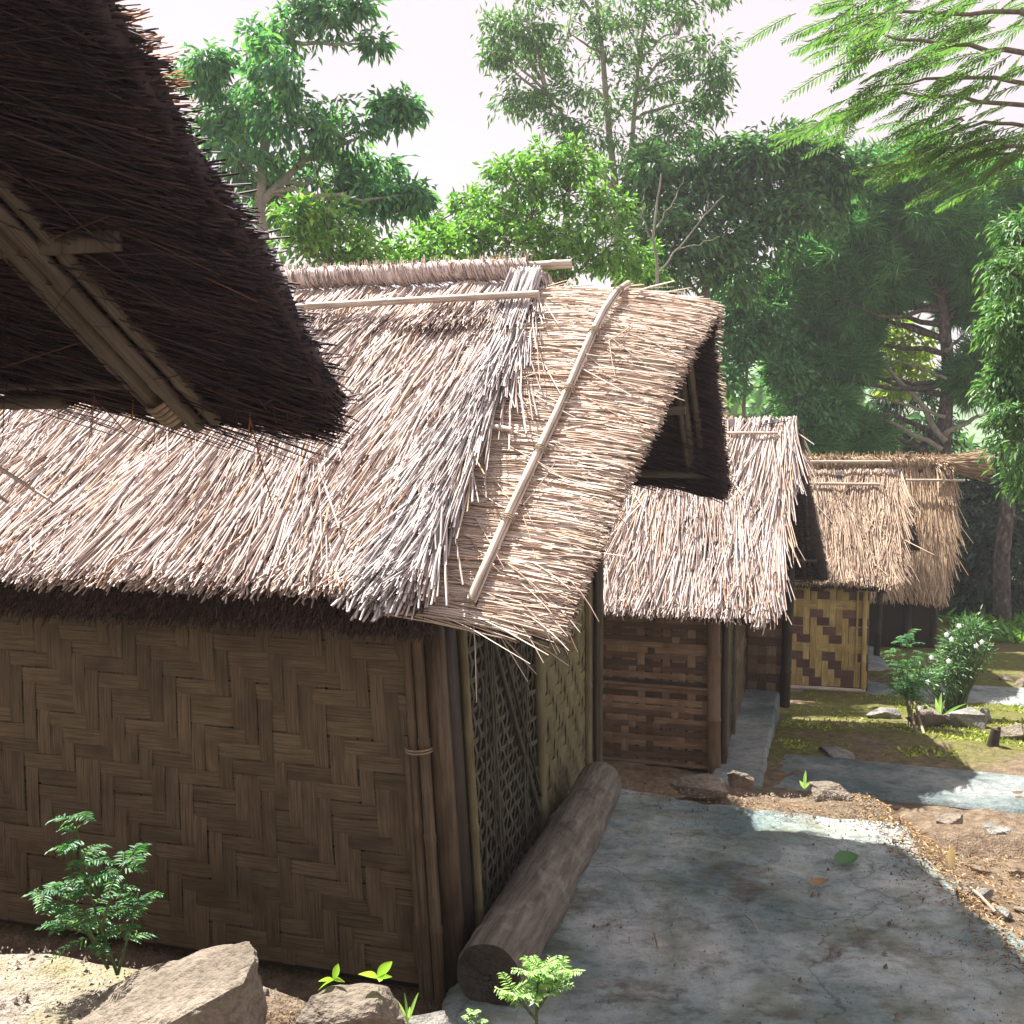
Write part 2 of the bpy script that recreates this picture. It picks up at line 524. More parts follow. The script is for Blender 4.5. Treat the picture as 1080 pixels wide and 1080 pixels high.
def concrete_mat(name, tone=1.0, stains=True):
    m, t, out = new_mat(name)
    tcn = t.nodes.new('ShaderNodeTexCoord')
    ob = tcn.outputs['Object']
    n1 = tex_noise(t, ob, 1.3, 6, .6)
    n2 = tex_noise(t, ob, 16, 9, .75)
    n3 = tex_noise(t, ob, 95, 5, .75)
    k = tone
    c = ramp(t, n1, [(.34, (.14 * k, .20 * k, .205 * k)), (.45, (.25 * k, .315 * k, .31 * k)), (.55, (.41 * k, .46 * k, .45 * k)), (.68, (.58 * k, .60 * k, .58 * k))])
    c = mixc(t, c, mixc(t, c, (.55, .55, .52), 1.0, 'MULTIPLY'), rng_map(t, n2, .48, .7, 0, .9))
    c = mixc(t, c, (.10 * k, .09 * k, .075 * k), rng_map(t, n3, .57, .68, 0, .7))
    if stains:
        n4 = tex_noise(t, ob, 2.1, 6, .65, mapping=(1, 1.4, 1))
        c = mixc(t, c, (.12, .085, .06), rng_map(t, n4, .545, .64, 0, .7))
        n5 = tex_noise(t, ob, 3.3, 5, .6)
        c = mixc(t, c, (.25, .27, .16), rng_map(t, n5, .47, .68, 0, .6))
    # trowel drags and hairline cracks
    n6 = tex_noise(t, ob, 8, 9, .75, mapping=(.9, 1.7, 1))
    c = mixc(t, c, mixc(t, c, (.6, .62, .6), 1.0, 'MULTIPLY'), rng_map(t, n6, .50, .62, 0, .75))
    vo = t.nodes.new('ShaderNodeTexVoronoi'); vo.feature = 'DISTANCE_TO_EDGE'; vo.inputs['Scale'].default_value = .55
    wv = t.nodes.new('ShaderNodeTexNoise'); wv.inputs['Scale'].default_value = 3; wv.inputs['Detail'].default_value = 6
    t.links.new(ob, wv.inputs['Vector'])
    wm = t.nodes.new('ShaderNodeVectorMath'); wm.operation = 'MULTIPLY_ADD'
    t.links.new(wv.outputs['Color'], wm.inputs[0]); wm.inputs[1].default_value = (.5, .5, .5); t.links.new(ob, wm.inputs[2])
    t.links.new(wm.outputs[0], vo.inputs['Vector'])
    c = mixc(t, c, (.07, .07, .06), rng_map(t, vo.outputs['Distance'], .005, .001, 0, .45 if stains else .2))
    hn = t.nodes.new('ShaderNodeMath'); hn.operation = 'MULTIPLY_ADD'
    t.links.new(n3, hn.inputs[0]); hn.inputs[1].default_value = .35
    h2_ = t.nodes.new('ShaderNodeMath'); h2_.operation = 'ADD'
    t.links.new(n2, h2_.inputs[0]); t.links.new(n6, h2_.inputs[1])
    t.links.new(h2_.outputs[0], hn.inputs[2])
    principled(t, out, c, .85, bump=hn.outputs[0], bstr=1.0, bdist=.04, spec=.2)
    return m


M['ground'] = ground_mat()
M['concrete'] = concrete_mat('worn_concrete', 1.42)
M['concrete2'] = concrete_mat('path_concrete', .85, False)
M['hill'] = noisy_mat('hill_cover', [(.3, (.10, .17, .10)), (.7, (.20, .28, .16))], .05, 8, 1, .2, 1, fine=.4)

# ---------------------------------------------------------------- terrain
A1 = R(-16)
HUT1 = np.array([-0.23, 4.10, 0.0])


def to_world(h, yaw, p):
    p = np.asarray(p, float)
    c, s = math.cos(yaw), math.sin(yaw)
    return np.array([h[0] + c * p[0] - s * p[1], h[1] + s * p[0] + c * p[1], h[2] + p[2]])


def sst(x, a, b):
    t = np.clip((x - a) / (b - a), 0, 1)
    return t * t * (3 - 2 * t)


def ground_z(x, y):
    x = np.asarray(x, float); y = np.asarray(y, float)
    # terraces going down the slope
    z = -0.08 - 0.12 * (1 - sst(y + .28 * x, 4.0, 4.3)) * (1 - sst(x, .0, .5)) - 0.55 * sst(y - 0.24 * (x - .6) * -1 * 0, 6.35, 6.95) - 0.45 * sst(y, 8.9, 13.0) - 0.35 * sst(y, 13.5, 19)
    # dirt right of the concrete starts to fall earlier
    rt = sst(x, 2.2, 2.9)
    z = z - rt * 0.42 * sst(y, 3.6, 6.6) * (1 - sst(y, 6.4, 7.2)) * 1.0
    # bank under the photographer
    edge = np.where(x < -0.15, 3.28 - 0.1 * (x + .15), 3.28 - 0.9 * np.clip(x + .15, 0, 0.9))
    bank = 1 - sst(y, edge - 0.02, edge + 0.42)
    z = z + bank * (0.53 + 0.10 * np.clip(-x - .6, 0, 1)) * (1 - 0.42 * sst(x, -1.0, .0))
    d = np.hypot(x - 5, y - 10)
    return z


def grid(x0, x1, y0, y1, nx, ny, zf):
    X, Y = np.meshgrid(np.linspace(x0, x1, nx), np.linspace(y0, y1, ny))
    Z = zf(X, Y)
    v = np.stack([X, Y, Z], -1).reshape(-1, 3)
    i = (np.arange(ny - 1)[:, None] * nx + np.arange(nx - 1)[None]).ravel()
    f = np.stack([i, i + 1, i + nx + 1, i + nx], -1)
    return v, f


def fbm(x, y, s, seed=0.0):
    x = np.asarray(x); y = np.asarray(y)
    out = np.empty(x.shape)
    xf, yf, of = x.ravel(), y.ravel(), out.ravel()
    for i in range(len(xf)):
        of[i] = mnoise.fractal(Vector((xf[i] * s + seed, yf[i] * s, seed)), 1.0, 2.0, 4)
    return of.reshape(x.shape)


# one sheet, finer near the viewer
xs = np.unique(np.concatenate([np.linspace(-4, 6, 126), np.linspace(-40, 60, 101), np.array([-160, -120, -90, -60, 80, 110, 140, 170])]))
ys = np.unique(np.concatenate([np.linspace(1.5, 10, 120), np.linspace(-20, 60, 81), np.array([-160, -90, -45, 80, 110, 140, 170])]))
X, Y = np.meshgrid(xs, ys)
Z = ground_z(X, Y) + 0.035 * fbm(X, Y, 1.6) * sst(60 - np.hypot(X, Y), 0, 10) + 0.02 * fbm(X, Y, 6, 3.0) * sst(14 - np.hypot(X, Y), 0, 4)
nx, ny = len(xs), len(ys)
ii = (np.arange(ny - 1)[:, None] * nx + np.arange(nx - 1)[None]).ravel()
g = MB().add(np.stack([X, Y, Z], -1), np.stack([ii, ii + 1, ii + nx + 1, ii + nx], -1))
tag(g.build('ground', M['ground'], smooth=True), kind='structure')

# far hill behind the trees
hx = np.linspace(-150, 165, 60); hy = np.linspace(70, 165, 30)
X, Y = np.meshgrid(hx, hy)
Z = -3 + 14 * sst(Y, 72, 140) * (.75 + .25 * np.sin(X / 45 + 1)) + 2.5 * fbm(X, Y, .03)
ii = (np.arange(29)[:, None] * 60 + np.arange(59)[None]).ravel()
tag(MB().add(np.stack([X, Y, Z], -1), np.stack([ii, ii + 1, ii + 61, ii + 60], -1)).build('hill', M['hill'], smooth=True), kind='structure')


def slab(name, corners, n, z, mat, depth=.4, rough=.006, edge=.03):
    """worn slab from four ground corners (near-left, near-right, far-right, far-left)"""
    c = np.array(corners, float)
    u, v = np.meshgrid(np.linspace(0, 1, n), np.linspace(0, 1, n))
    x = (1 - u) * (1 - v) * c[0, 0] + u * (1 - v) * c[1, 0] + u * v * c[2, 0] + (1 - u) * v * c[3, 0]
    y = (1 - u) * (1 - v) * c[0, 1] + u * (1 - v) * c[1, 1] + u * v * c[2, 1] + (1 - u) * v * c[3, 1]
    ed = np.minimum(np.minimum(u, 1 - u), np.minimum(v, 1 - v))
    k = np.clip(1 - ed * 6, 0, 1)
    x = x + edge * k * fbm(x, y, 2.2, 5.0) * 2
    y = y + edge * k * fbm(x, y, 2.2, 9.0) * 2
    zz = z + rough * 2.2 * fbm(x, y, 1.1, 2.0) + rough * fbm(x, y, 7, 4.0) - 0.035 * np.clip(1 - ed * 40, 0, 1)
    mb = MB()
    ii = (np.arange(n - 1)[:, None] * n + np.arange(n - 1)[None]).ravel()
    V = np.stack([x, y, zz], -1)
    mb.add(V, np.stack([ii, ii + 1, ii + n + 1, ii + n], -1))
    loop = np.concatenate([V[0, :-1], V[:-1, -1], V[-1, :0:-1], V[:0:-1, 0]])
    m = len(loop)
    low = loop.copy(); low[:, 2] -= depth
    j = np.arange(m)
    mb.add(np.concatenate([loop, low]), np.stack([j, m + j, m + (j + 1) % m, (j + 1) % m], -1))
    return mb.build(name, mat, smooth=False)


for q in (slab('concrete_path', [(-.45, 3.0), (2.15, 3.0), (2.22, 5.72), (.25, 6.55)], 110, 0.0, M['concrete'], .6, .011, .06),):
    tag(q, kind='structure')
HUT2 = np.array([1.77, 8.5, -0.63]); A2 = R(-17)
HUT3 = np.array([4.54, 13.0, -1.08]); A3 = R(-13)
HUT4 = np.array([7.0, 16.9, -1.35]); A4 = R(-14)
c2 = [to_world(HUT2, A2, p)[:2] for p in ((-.05, -.35, 0), (.36, -.35, 0), (.36, 3.2, 0), (-.05, 3.2, 0))]
tag(slab('plinth_path', c2, 24, -.57, M['concrete2'], .3, .003, .008), kind='structure')
tag(slab('branch_path', [(2.06, 8.1), (7.5, 6.35), (7.7, 7.1), (2.34, 8.98)], 40, -.6, M['concrete2'], .3, .004, .015), kind='structure')
c3 = [to_world(HUT3, A3, p)[:2] for p in ((-3.0, -.32, 0), (.5, -.32, 0), (.5, 3.2, 0), (-3.0, 3.2, 0))]
tag(slab('hut_plinth', c3, 20, -1.08, M['concrete2'], .3, .003, .01), kind='structure')
tag(slab('side_path', [(5.0, 12.4), (11.5, 10.9), (11.9, 11.9), (5.3, 13.3)], 24, -1.02, M['concrete2'], .3, .004, .015), kind='structure')


# ---------------------------------------------------------------- weaving
def weave(mb, org, u, v, n, nu, nv, pu, pv, over, fill=.97, h=.004, sub=3, jit=.04, warp=True, mb2=None, skip=0, rowmb=None):
    """real over-and-under strips: nu columns of pitch pu, nv rows of pitch pv; over(i,j) is True where the row strip lies on top"""
    org, u, v, n = (np.asarray(a, float) for a in (org, u, v, n))
    mb2 = mb2 or mb

    def strip(m, along, across, s0, pitch, count, width, tops):
        K = count * sub + 1
        s = np.linspace(0, count * pitch, K)
        lev = np.array(tops, float) * 2 - 1
        ctr = (np.arange(count) + .5) * pitch
        hh = np.interp(s, ctr, lev) * h
        o = s0 + rng.normal(0, jit * width * .5)
        sk = rng.normal(0, jit * width * .6)
        ww = width * (1 + rng.normal(0, .02))
        e1 = o - ww / 2 + np.linspace(-sk, sk, K)
        e2 = o + ww / 2 + np.linspace(-sk, sk, K)
        nn = rng.normal(0, .0006)
        A = org + along * s[:, None] + across * e1[:, None] + n * (hh + nn)[:, None]
        Mid = org + along * s[:, None] + across * ((e1 + e2) / 2)[:, None] + n * (hh + nn + h * .35)[:, None]
        B = org + along * s[:, None] + across * e2[:, None] + n * (hh + nn)[:, None]
        V = np.stack([A, Mid, B], 1).reshape(-1, 3)
        r = rng.random() * 40
        uv = np.stack([np.repeat((s + r)[:, None], 3, 1), np.tile(np.array([0, .5, 1.0]) * width + r, (K, 1))], -1)
        i = np.arange(K - 1)[:, None] * 3
        f = np.concatenate([i + [0, 1, 4, 3], i + [1, 2, 5, 4]], 0)
        m.add(V, f, uv=uv.reshape(-1, 2))

    for j in range(nv):
        if skip and rng.random() < skip: continue
        strip(rowmb(j) if rowmb else mb, u, v, (j + .5) * pv, pu, nu, pv * fill, [over(i, j) for i in range(nu)])
    for i in range(nu):
        if skip and rng.random() < skip: continue
        strip(mb2, v, u, (i + .5) * pu, pv, nv, pu * fill, [not over(i, j) for j in range(nv)])
    return mb


# ---------------------------------------------------------------- thatch
class Prof:
    def __init__(s, pts, ridge):
        """pts: front eave -> ridge -> back eave in (y,z); ridge: index of the ridge point"""
        p = np.array(pts, float)
        seg = np.linalg.norm(np.diff(p, axis=0), axis=1)
        L = np.concatenate([[0], np.cumsum(seg)])
        n = 120
        a = np.linspace(0, L[-1], n)
        q = np.stack([np.interp(a, L, p[:, 0]), np.interp(a, L, p[:, 1])], -1)
        k = 5
        pad = np.concatenate([q[:1] - (q[1] - q[0]) * np.arange(k, 0, -1)[:, None], q, q[-1:] + (q[-1] - q[-2]) * np.arange(1, k + 1)[:, None]])
        ker = np.hanning(2 * k + 1); ker /= ker.sum()
        q = np.stack([np.convolve(pad[:, c], ker, 'valid') for c in (0, 1)], -1)
        s.a, s.q, s.A, s.ridge = a, q, L[-1], L[ridge]
        t = np.gradient(q, axis=0)
        s.t = nrm(t)

    def slope(s, a):
        a = np.asarray(a, float)
        f = np.where(a < s.ridge, np.minimum(a, s.ridge - .2), np.maximum(a, s.ridge + .2))
        return s.at(f)[1:]

    def at(s, a):
        a = np.asarray(a, float)
        y = np.interp(a, s.a, s.q[:, 0]); z = np.interp(a, s.a, s.q[:, 1])
        ty = np.interp(a, s.a, s.t[:, 0]); tz = np.interp(a, s.a, s.t[:, 1])
        below = np.minimum(a, 0); above = np.maximum(a - s.A, 0)
        y = y + ty * (below + above); z = z + tz * (below + above)
        T = nrm(np.stack([np.zeros_like(ty), ty, tz], -1))
        N = np.stack([np.zeros_like(ty), -T[..., 2], T[..., 1]], -1)
        return np.stack([np.zeros_like(y), y, z], -1), T, N


def core(mb, pr, xl, xr, th, nx=40, na=50, wob=.012):
    a = np.linspace(0.02, pr.A - .02, na)
    p, T, N = pr.at(a)
    u = np.linspace(0, 1, nx)
    xx = xl + (xr(a)[:, None] - xl) * u[None]
    V = np.repeat(p[:, None], nx, 1)
    V[..., 0] = xx
    wb = rng.normal(0, wob, (na, nx))
    top = V + N[:, None] * (wb - wob)[..., None]
    bot = V - N[:, None] * (th + rng.normal(0, wob * .5, (na, nx)))[..., None]
    i = (np.arange(na - 1)[:, None] * nx + np.arange(nx - 1)[None]).ravel()
    f = np.stack([i, i + 1, i + nx + 1, i + nx], -1)
    m = na * nx
    fs = [f, f[:, ::-1] + m]
    for k in ([(q, q + 1) for q in range(nx - 1)], [((na - 1) * nx + q + 1, (na - 1) * nx + q) for q in range(nx - 1)],
              [((q + 1) * nx, q * nx) for q in range(na - 1)], [(q * nx + nx - 1, (q + 1) * nx + nx - 1) for q in range(na - 1)]):
        k = np.array(k)
        fs.append(np.stack([k[:, 1], k[:, 0], k[:, 0] + m, k[:, 1] + m], -1))
    mb.add(np.concatenate([top.reshape(-1, 3), bot.reshape(-1, 3)]), np.concatenate(fs))
    return mb


def thatch_down(mb, pr, xl, xr, n, L=(.35, .7), wd=(.006, .012), lift=(.0, .06), spread=.14, a_rng=None, back=.15, over=.05, drift=0.0, segs=2, xbias=1.0):
    """stalks laid down the slopes"""
    nb = int(n * back); nf = n - nb
    lo, hi = (0.0, pr.ridge) if a_rng is None else a_rng
    a = np.concatenate([rng.uniform(lo, hi, nf), rng.uniform(pr.ridge, pr.A, nb)])
    up = np.concatenate([-np.ones(nf), np.ones(nb)])
    LL = rng.uniform(*L, n)
    # tips must not run far past the eave
    tip = a + up * LL
    ov = rng.uniform(-.06, over, n)
    a = np.where(up < 0, np.maximum(a, LL * .15), a)
    LL = np.where(up < 0, np.minimum(LL, a + ov), np.minimum(LL, pr.A - a + ov))
    LL = np.maximum(LL, .12)
    p, T, N = pr.at(a)
    x = xl + (xr(a) - xl) * rng.random(n) ** xbias
    p[:, 0] = x
    ang = rng.normal(0, spread, n) + drift
    wild = rng.random(n) < .035
    ang = np.where(wild, ang * 2.6, ang)
    f_ = rng.uniform(0, 6.28, 5)
    ang = ang + .10 * np.sin(4.3 * x + 2.2 * a + f_[0]) + .07 * np.sin(10.7 * x - 5.1 * a + f_[1]) + .05 * np.sin(23 * x + 9 * a + f_[2])
    T, N = pr.slope(a)
    d = T * up[:, None] * np.cos(ang)[:, None]
    d[:, 0] += np.sin(ang)
    h0 = rng.uniform(-.03, .01, n) + .012 * np.sin(8 * x + 5 * a + f_[3]) + .010 * np.sin(19 * x - 11 * a + f_[4])
    h1 = h0 + rng.uniform(*lift, n) + wild * rng.uniform(0, .04, n)
    bend = np.stack([rng.normal(0, .03, n), np.zeros(n), -np.abs(rng.normal(0, .015, n))], -1)
    return straws(mb, p, d, N, LL, rng.uniform(*wd, n), h0, h1, segs, bend)


def thatch_out(mb, pr, xl, xr, n, L=(.3, .6), wd=(.005, .011), lift=(-.005, .02), droop=.06, spread=.06, under=0.0, over=(-.03, .05), a_rng=None, hrange=(-.02, .012)):
    """stalks laid along the ridge direction so that their tips make the gable verge"""
    lo, hi = (0, pr.A) if a_rng is None else a_rng
    a = rng.uniform(lo, hi, n)
    LL = rng.uniform(*L, n)
    end = xr(a)
    x = xl + (end - xl) * rng.random(n) - .1
    LL = np.minimum(LL, np.maximum(end + rng.uniform(*over, n) - x, .1))
    p, T, N = pr.at(a)
    p[:, 0] = x
    side = np.where(a < pr.ridge, -1.0, 1.0)
    ang = rng.normal(0, spread, n) + droop * np.abs(rng.normal(0, 1, n))
    wild = rng.random(n) < .05
    ang = np.where(wild, rng.normal(0, .35, n), ang)
    room = np.where(a < pr.ridge, a, pr.A - a)          # do not run out below the eaves
    if under: ang = np.minimum(ang, np.maximum(room, 0) / .55)
    d = T * (side * np.sin(ang))[:, None]
    d[:, 0] = np.cos(ang)
    h0 = rng.uniform(*hrange, n) - under
    h1 = h0 + (rng.uniform(*lift, n) if not under else -rng.uniform(0, .014, n))
    bend = np.stack([np.zeros(n), np.zeros(n), -np.abs(rng.normal(0, .02, n))], -1)
    return straws(mb, p, d, N, LL, rng.uniform(*wd, n), h0, h1, 2, bend)


def eave_fringe(mb, pr, xl, xr, n, th, front=True, L=.22, over=.03):
    a = rng.uniform(.0, .14, n)
    if not front: a = pr.A - a
    p, T, N = pr.at(a)
    e = xr(a)
    p[:, 0] = xl + (e - xl) * rng.random(n)
    s = -1 if front else 1
    ang = rng.normal(0, .32, n)
    d = T * s * np.cos(ang)[:, None]
    d[:, 0] += np.sin(ang)
    d += N * rng.normal(0, .25, n)[:, None]
    aa = a if front else pr.A - a
    LL = np.minimum(rng.uniform(.08, L, n), aa + rng.uniform(-.02, over, n)).clip(.03)
    h = -rng.uniform(0, th, n)
    return straws(mb, p, d, N, LL, rng.uniform(.005, .010, n), h, h - rng.uniform(0, .02, n), 1)


def verge_fringe(mb, pr, xr, n, th, a_rng=None, over=(0, .05)):
    lo, hi = (0, pr.A) if a_rng is None else a_rng
    a = rng.uniform(lo, hi, n)
    p, T, N = pr.at(a)
    p[:, 0] = xr(a) - .1
    d = np.stack([np.ones(n), rng.normal(0, .12, n), rng.normal(-.06, .12, n)], -1)
    return straws(mb, p, d, N, .1 + rng.uniform(*over, n), rng.uniform(.005, .010, n), -rng.uniform(0, th, n), -rng.uniform(0, th, n), 1)


def ridge_roll(mb, x0, x1, y, z, r=.05, pitch=.05, sag=.0):
    """twisted straw bundle along the ridge"""
    n = int((x1 - x0) / .008)
    k = 14
    x = np.linspace(x0, x1, n)
    a = np.arange(k) * 2 * math.pi / k
    ph = (x[:, None] / pitch + .35 * np.cos(a)[None] + .2 * np.sin(a)[None])
    rr = r * (.86 + .26 * np.abs(np.sin(math.pi * ph)) + rng.normal(0, .015, (n, k)))
    yy = y + rr * np.cos(a)
    zz = z + rr * np.sin(a) - sag * np.sin((x - x0) / (x1 - x0) * math.pi)[:, None] + .006 * np.sin(x * 9)[:, None]
    V = np.stack([np.repeat(x[:, None], k, 1), yy, zz], -1)
    i = np.arange(n - 1)[:, None] * k
    j = np.arange(k)[None]
    f = np.stack([i + j, i + k + j, i + k + (j + 1) % k, i + (j + 1) % k], -1).reshape(-1, 4)
    mb.add(V, f, uv=np.stack([np.repeat(x[:, None], k, 1) * 3, np.repeat(a[None], n, 0)], -1))
    return mb


def tie(mb, c, axis, r, turns=3, pitch=.012, wr=.004):
    axis = nrm(axis)
    ref = np.array([0, 0, 1.0]) if abs(axis[2]) < .9 else np.array([1.0, 0, 0])
    b = nrm(np.cross(axis, ref)); e = np.cross(axis, b)
    t = np.linspace(0, turns * 2 * math.pi, turns * 10 + 1)
    p = np.asarray(c) + axis * ((t / (2 * math.pi) - turns / 2) * pitch)[:, None] + r * (np.cos(t)[:, None] * b + np.sin(t)[:, None] * e)
    return tube(mb, p, wr, 5)


lin = lambda pts: (lambda a: np.interp(a, [p[0] for p in pts], [p[1] for p in pts]))

# ================================================================ HUT 1 (nearest whole hut)
h1 = empty('thatched_hut', HUT1, A1, 'large nearest thatched hut with herringbone woven wall and stalks combed sideways over its gable', 'hut', 'thatched huts in a row')
LX = -4.3


def lean(v):
    """the near corner of the old frame leans in towards the top"""
    v = np.array(v, float)
    k = np.clip(1 + v[:, 0] / 1.4, 0, 1) * np.clip(1 - v[:, 1] / 2.9, 0, 1)
    v[:, 0] -= .10 * (v[:, 2] / 1.55 - .15) * k
    return v


def leaned(mb):
    return mb.map(lean)


# front wall
wb = MB()
pt = .0685
nu, nv = 62, 27
_ci = np.cumsum((np.random.default_rng(4).random(80) < .05) * np.random.default_rng(5).integers(-1, 3, 80))
_cj = np.cumsum((np.random.default_rng(6).random(80) < .07) * np.random.default_rng(8).integers(-1, 3, 80))
tw = lambda i, j: ((i + j + _ci[i] + _cj[j]) % 6) < 3
weave(wb, (-nu * pt - .06, -.0, -.09), (1, 0, 0), (0, 0, 1), (0, -1, 0), nu, nv, pt, pt, tw, fill=.965, h=.0045, jit=.12)
leaned(wb).build('woven_wall', M['weave'], h1)
bk = MB()
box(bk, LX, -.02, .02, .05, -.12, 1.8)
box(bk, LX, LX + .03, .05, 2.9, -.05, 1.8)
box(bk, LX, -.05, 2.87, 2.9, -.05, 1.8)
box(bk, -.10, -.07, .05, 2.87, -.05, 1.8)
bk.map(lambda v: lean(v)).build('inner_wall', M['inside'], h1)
# gable above the wall plates
gb = MB()
gv = np.array([(-.085, .05, 1.78), (-.085, 2.87, 1.78), (-.085, 1.46, 2.92), (-.06, .05, 1.78), (-.06, 2.87, 1.78), (-.06, 1.46, 2.92)])
gb.add(gv, f3=[(0, 2, 1), (3, 4, 5)], f4=[(0, 1, 4, 3), (1, 2, 5, 4), (2, 0, 3, 5)])
gb.build('gable_wall', M['post_dark'], h1)
gv2 = gv.copy(); gv2[:, 0] += LX + .1
gb = MB(); gb.add(gv2, f3=[(0, 2, 1), (3, 4, 5)], f4=[(0, 1, 4, 3), (1, 2, 5, 4), (2, 0, 3, 5)])
gb.build('gable_wall', M['post_dark'], h1)
# corner stakes
for (x, y, r, zt, mt) in ((-.125, -.035, .023, 1.75, 'post'), (-.075, -.045, .026, 1.75, 'post'), (-.155, -.04, .014, .98, 'post')):
    m = MB(); bamboo(m, (x, y, -.12), (x, y, zt), r, .4)
    leaned(m).build('corner_stake', M[mt], h1, smooth=True)
m = MB(); tie(m, (-.10, -.04, .93), (0, 0, 1), .06, 2, .012, .004)
leaned(m).build('binding', M['twig'], h1, smooth=True)
m = MB(); box(m, -.045, .025, -.04, .02, -.12, 1.75)
leaned(m).build('corner_board', M['post'], h1)
m = MB(); box(m, -.03, .03, .022, .13, -.12, 1.75)
leaned(m).build('corner_post', M['post_dark'], h1)
# side wall: lattice panel, dense panel, far frame
lt = MB()
weave(lt, (.012, .24, .08), (0, 1, 0), (0, 0, 1), (1, 0, 0), 16, 24, .066, .068, lambda i, j: (i + j) % 2 == 0, fill=.36, h=.007, jit=.3)
for k in range(6):
    y0 = rng.uniform(.25, 1.1); tube(lt, [(.028, y0, .1), (.03, y0 + rng.normal(.05, .15), 1.65)], .005, 5)
tube(lt, [(.035, .45, 1.5), (.035, 1.22, .25)], .012, 6)
tube(lt, [(.035, .62, 1.4), (.035, 1.28, .3)], .009, 6)
leaned(lt).build('lattice', M['lattice'], h1)
for y in (.20, 1.32):
    m = MB(); bamboo(m, (.03, y, .02), (.03, y, 1.72), .022 if y < 1 else .027, .4)
    leaned(m).build('panel_stake', M['olive'], h1, smooth=True)
dn = MB()
weave(dn, (.005, 1.36, .05), (0, 1, 0), (0, 0, 1), (1, 0, 0), 17, 25, .068, .066, lambda i, j: ((i + j) % 4) < 2, fill=.95, h=.005, jit=.15)
leaned(dn).build('side_panel', M['olive'], h1)
for (y, r, mt) in ((2.54, .03, 'olive'), (2.62, .022, 'post_dark'), (2.80, .02, 'post_dark'), (2.88, .035, 'lattice')):
    m = MB(); bamboo(m, (.02, y, -.05), (.02, y, 1.8), r, .45)
    leaned(m).build('far_post', M[mt], h1, smooth=True)
dr = MB()
weave(dr, (-.02, 2.64, -.02), (0, 1, 0), (0, 0, 1), (1, 0, 0), 5, 34, .04, .05, lambda i, j: (i + j) % 2 == 0, fill=.86, h=.003, jit=.1)
leaned(dr).build('slatted_panel', M['post_dark'], h1)

# main roof
pr1 = Prof([(-.36, 1.62), (1.46, 3.05), (3.27, 1.60)], 1)
xr1 = lin([(0, -.02), (pr1.ridge, -.01), (pr1.A, -.02)])
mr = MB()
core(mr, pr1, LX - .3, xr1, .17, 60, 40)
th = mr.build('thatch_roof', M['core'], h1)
m = MB()
XL = -3.0                          # the stretch the roof shows most of
thatch_down(m, pr1, XL, xr1, 13000, L=(.35, .95), wd=(.007, .0165), lift=(.005, .06), spread=.115, back=0, drift=-.02)
thatch_down(m, pr1, LX - .35, lambda a: np.full_like(a, XL), 3500, L=(.4, .8), wd=(.008, .016), back=0)
thatch_down(m, pr1, LX - .35, xr1, 5000, L=(.4, .8), wd=(.009, .018), back=1.0)
# the upper course under the pole, hanging clear of the one below
thatch_down(m, pr1, XL, xr1, 3000, L=(.42, .54), wd=(.006, .012), lift=(.06, .10), spread=.08, a_rng=(pr1.ridge - .06, pr1.ridge), back=0)
m.build('thatch_stalks', M['thatch'], th)
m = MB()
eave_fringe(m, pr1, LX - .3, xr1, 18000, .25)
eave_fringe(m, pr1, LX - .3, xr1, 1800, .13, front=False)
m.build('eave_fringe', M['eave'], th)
m = MB()
# dry broad blades and a raised band down the verge
thatch_down(m, pr1, -.30, lambda a: xr1(a) - .03, 330, L=(.45, .85), wd=(.012, .024), lift=(.02, .07), spread=.07, a_rng=(.05, 1.05), back=0, over=.14, xbias=.8, drift=-.03, segs=3)
thatch_down(m, pr1, -.15, lambda a: xr1(a) + .01, 1300, L=(.5, .9), wd=(.007, .013), lift=(.05, .11), spread=.05, a_rng=(.2, pr1.ridge), back=.2, over=.1, drift=-.02, segs=3)
n = 420
a = rng.uniform(pr1.ridge - .12, pr1.ridge + .12, n); p, T, N = pr1.at(a); T, N = pr1.slope(a); p[:, 0] = rng.uniform(-.15, .0, n)
straws(m, p, T * np.where(a < pr1.ridge, -1, 1)[:, None] + np.stack([rng.normal(0, .05, n)] + [np.zeros(n)] * 2, -1), N, rng.uniform(.25, .55, n), rng.uniform(.008, .014, n), rng.uniform(.03, .10, n), .07, 3)
m.build('verge_band', M['verge'], th)
m = MB(); ridge_roll(m, -3.0, -.10, 1.46, 3.09, .050, .066)
n = 2600
x_ = rng.uniform(-3, -.1, n); az = rng.uniform(0, 2 * math.pi, n)
nn_ = np.stack([np.zeros(n), np.cos(az), np.sin(az)], -1); dd_ = np.stack([np.full(n, .45), -np.sin(az), np.cos(az)], -1)
straws(m, np.stack([x_, 1.46 + .052 * np.cos(az), 3.09 + .052 * np.sin(az)], -1), dd_, nn_, rng.uniform(.05, .10, n), rng.uniform(.006, .011, n), .0, .0, 3, nn_ * -.045 * rng.uniform(.6, 1.1, (n, 1)))
m.build('ridge_roll', M['thatch'], h1, smooth=True)
m = MB(); bamboo(m, (-2.4, 1.50, 3.09), (.14, 1.48, 3.105), .024, .5)
m.build('ridge_pole', M['pole'], h1, smooth=True)
p_, T_, N_ = pr1.at(pr1.ridge - .40)
m = MB(); bamboo(m, (-2.6, p_[1] + N_[1] * .09, p_[2] + N_[2] * .085 - .02), (.06, p_[1] + N_[1] * .10 + .02, p_[2] + N_[2] * .10 + .02), .019, .42, bend=.02)
m.build('thatch_pole', M['pole'], h1, smooth=True)
# porch thatch combed sideways
def sagp(v):
    v = np.array(v, float)
    v[:, 2] -= .13 * np.clip(v[:, 0], 0, 2) ** 2
    return v


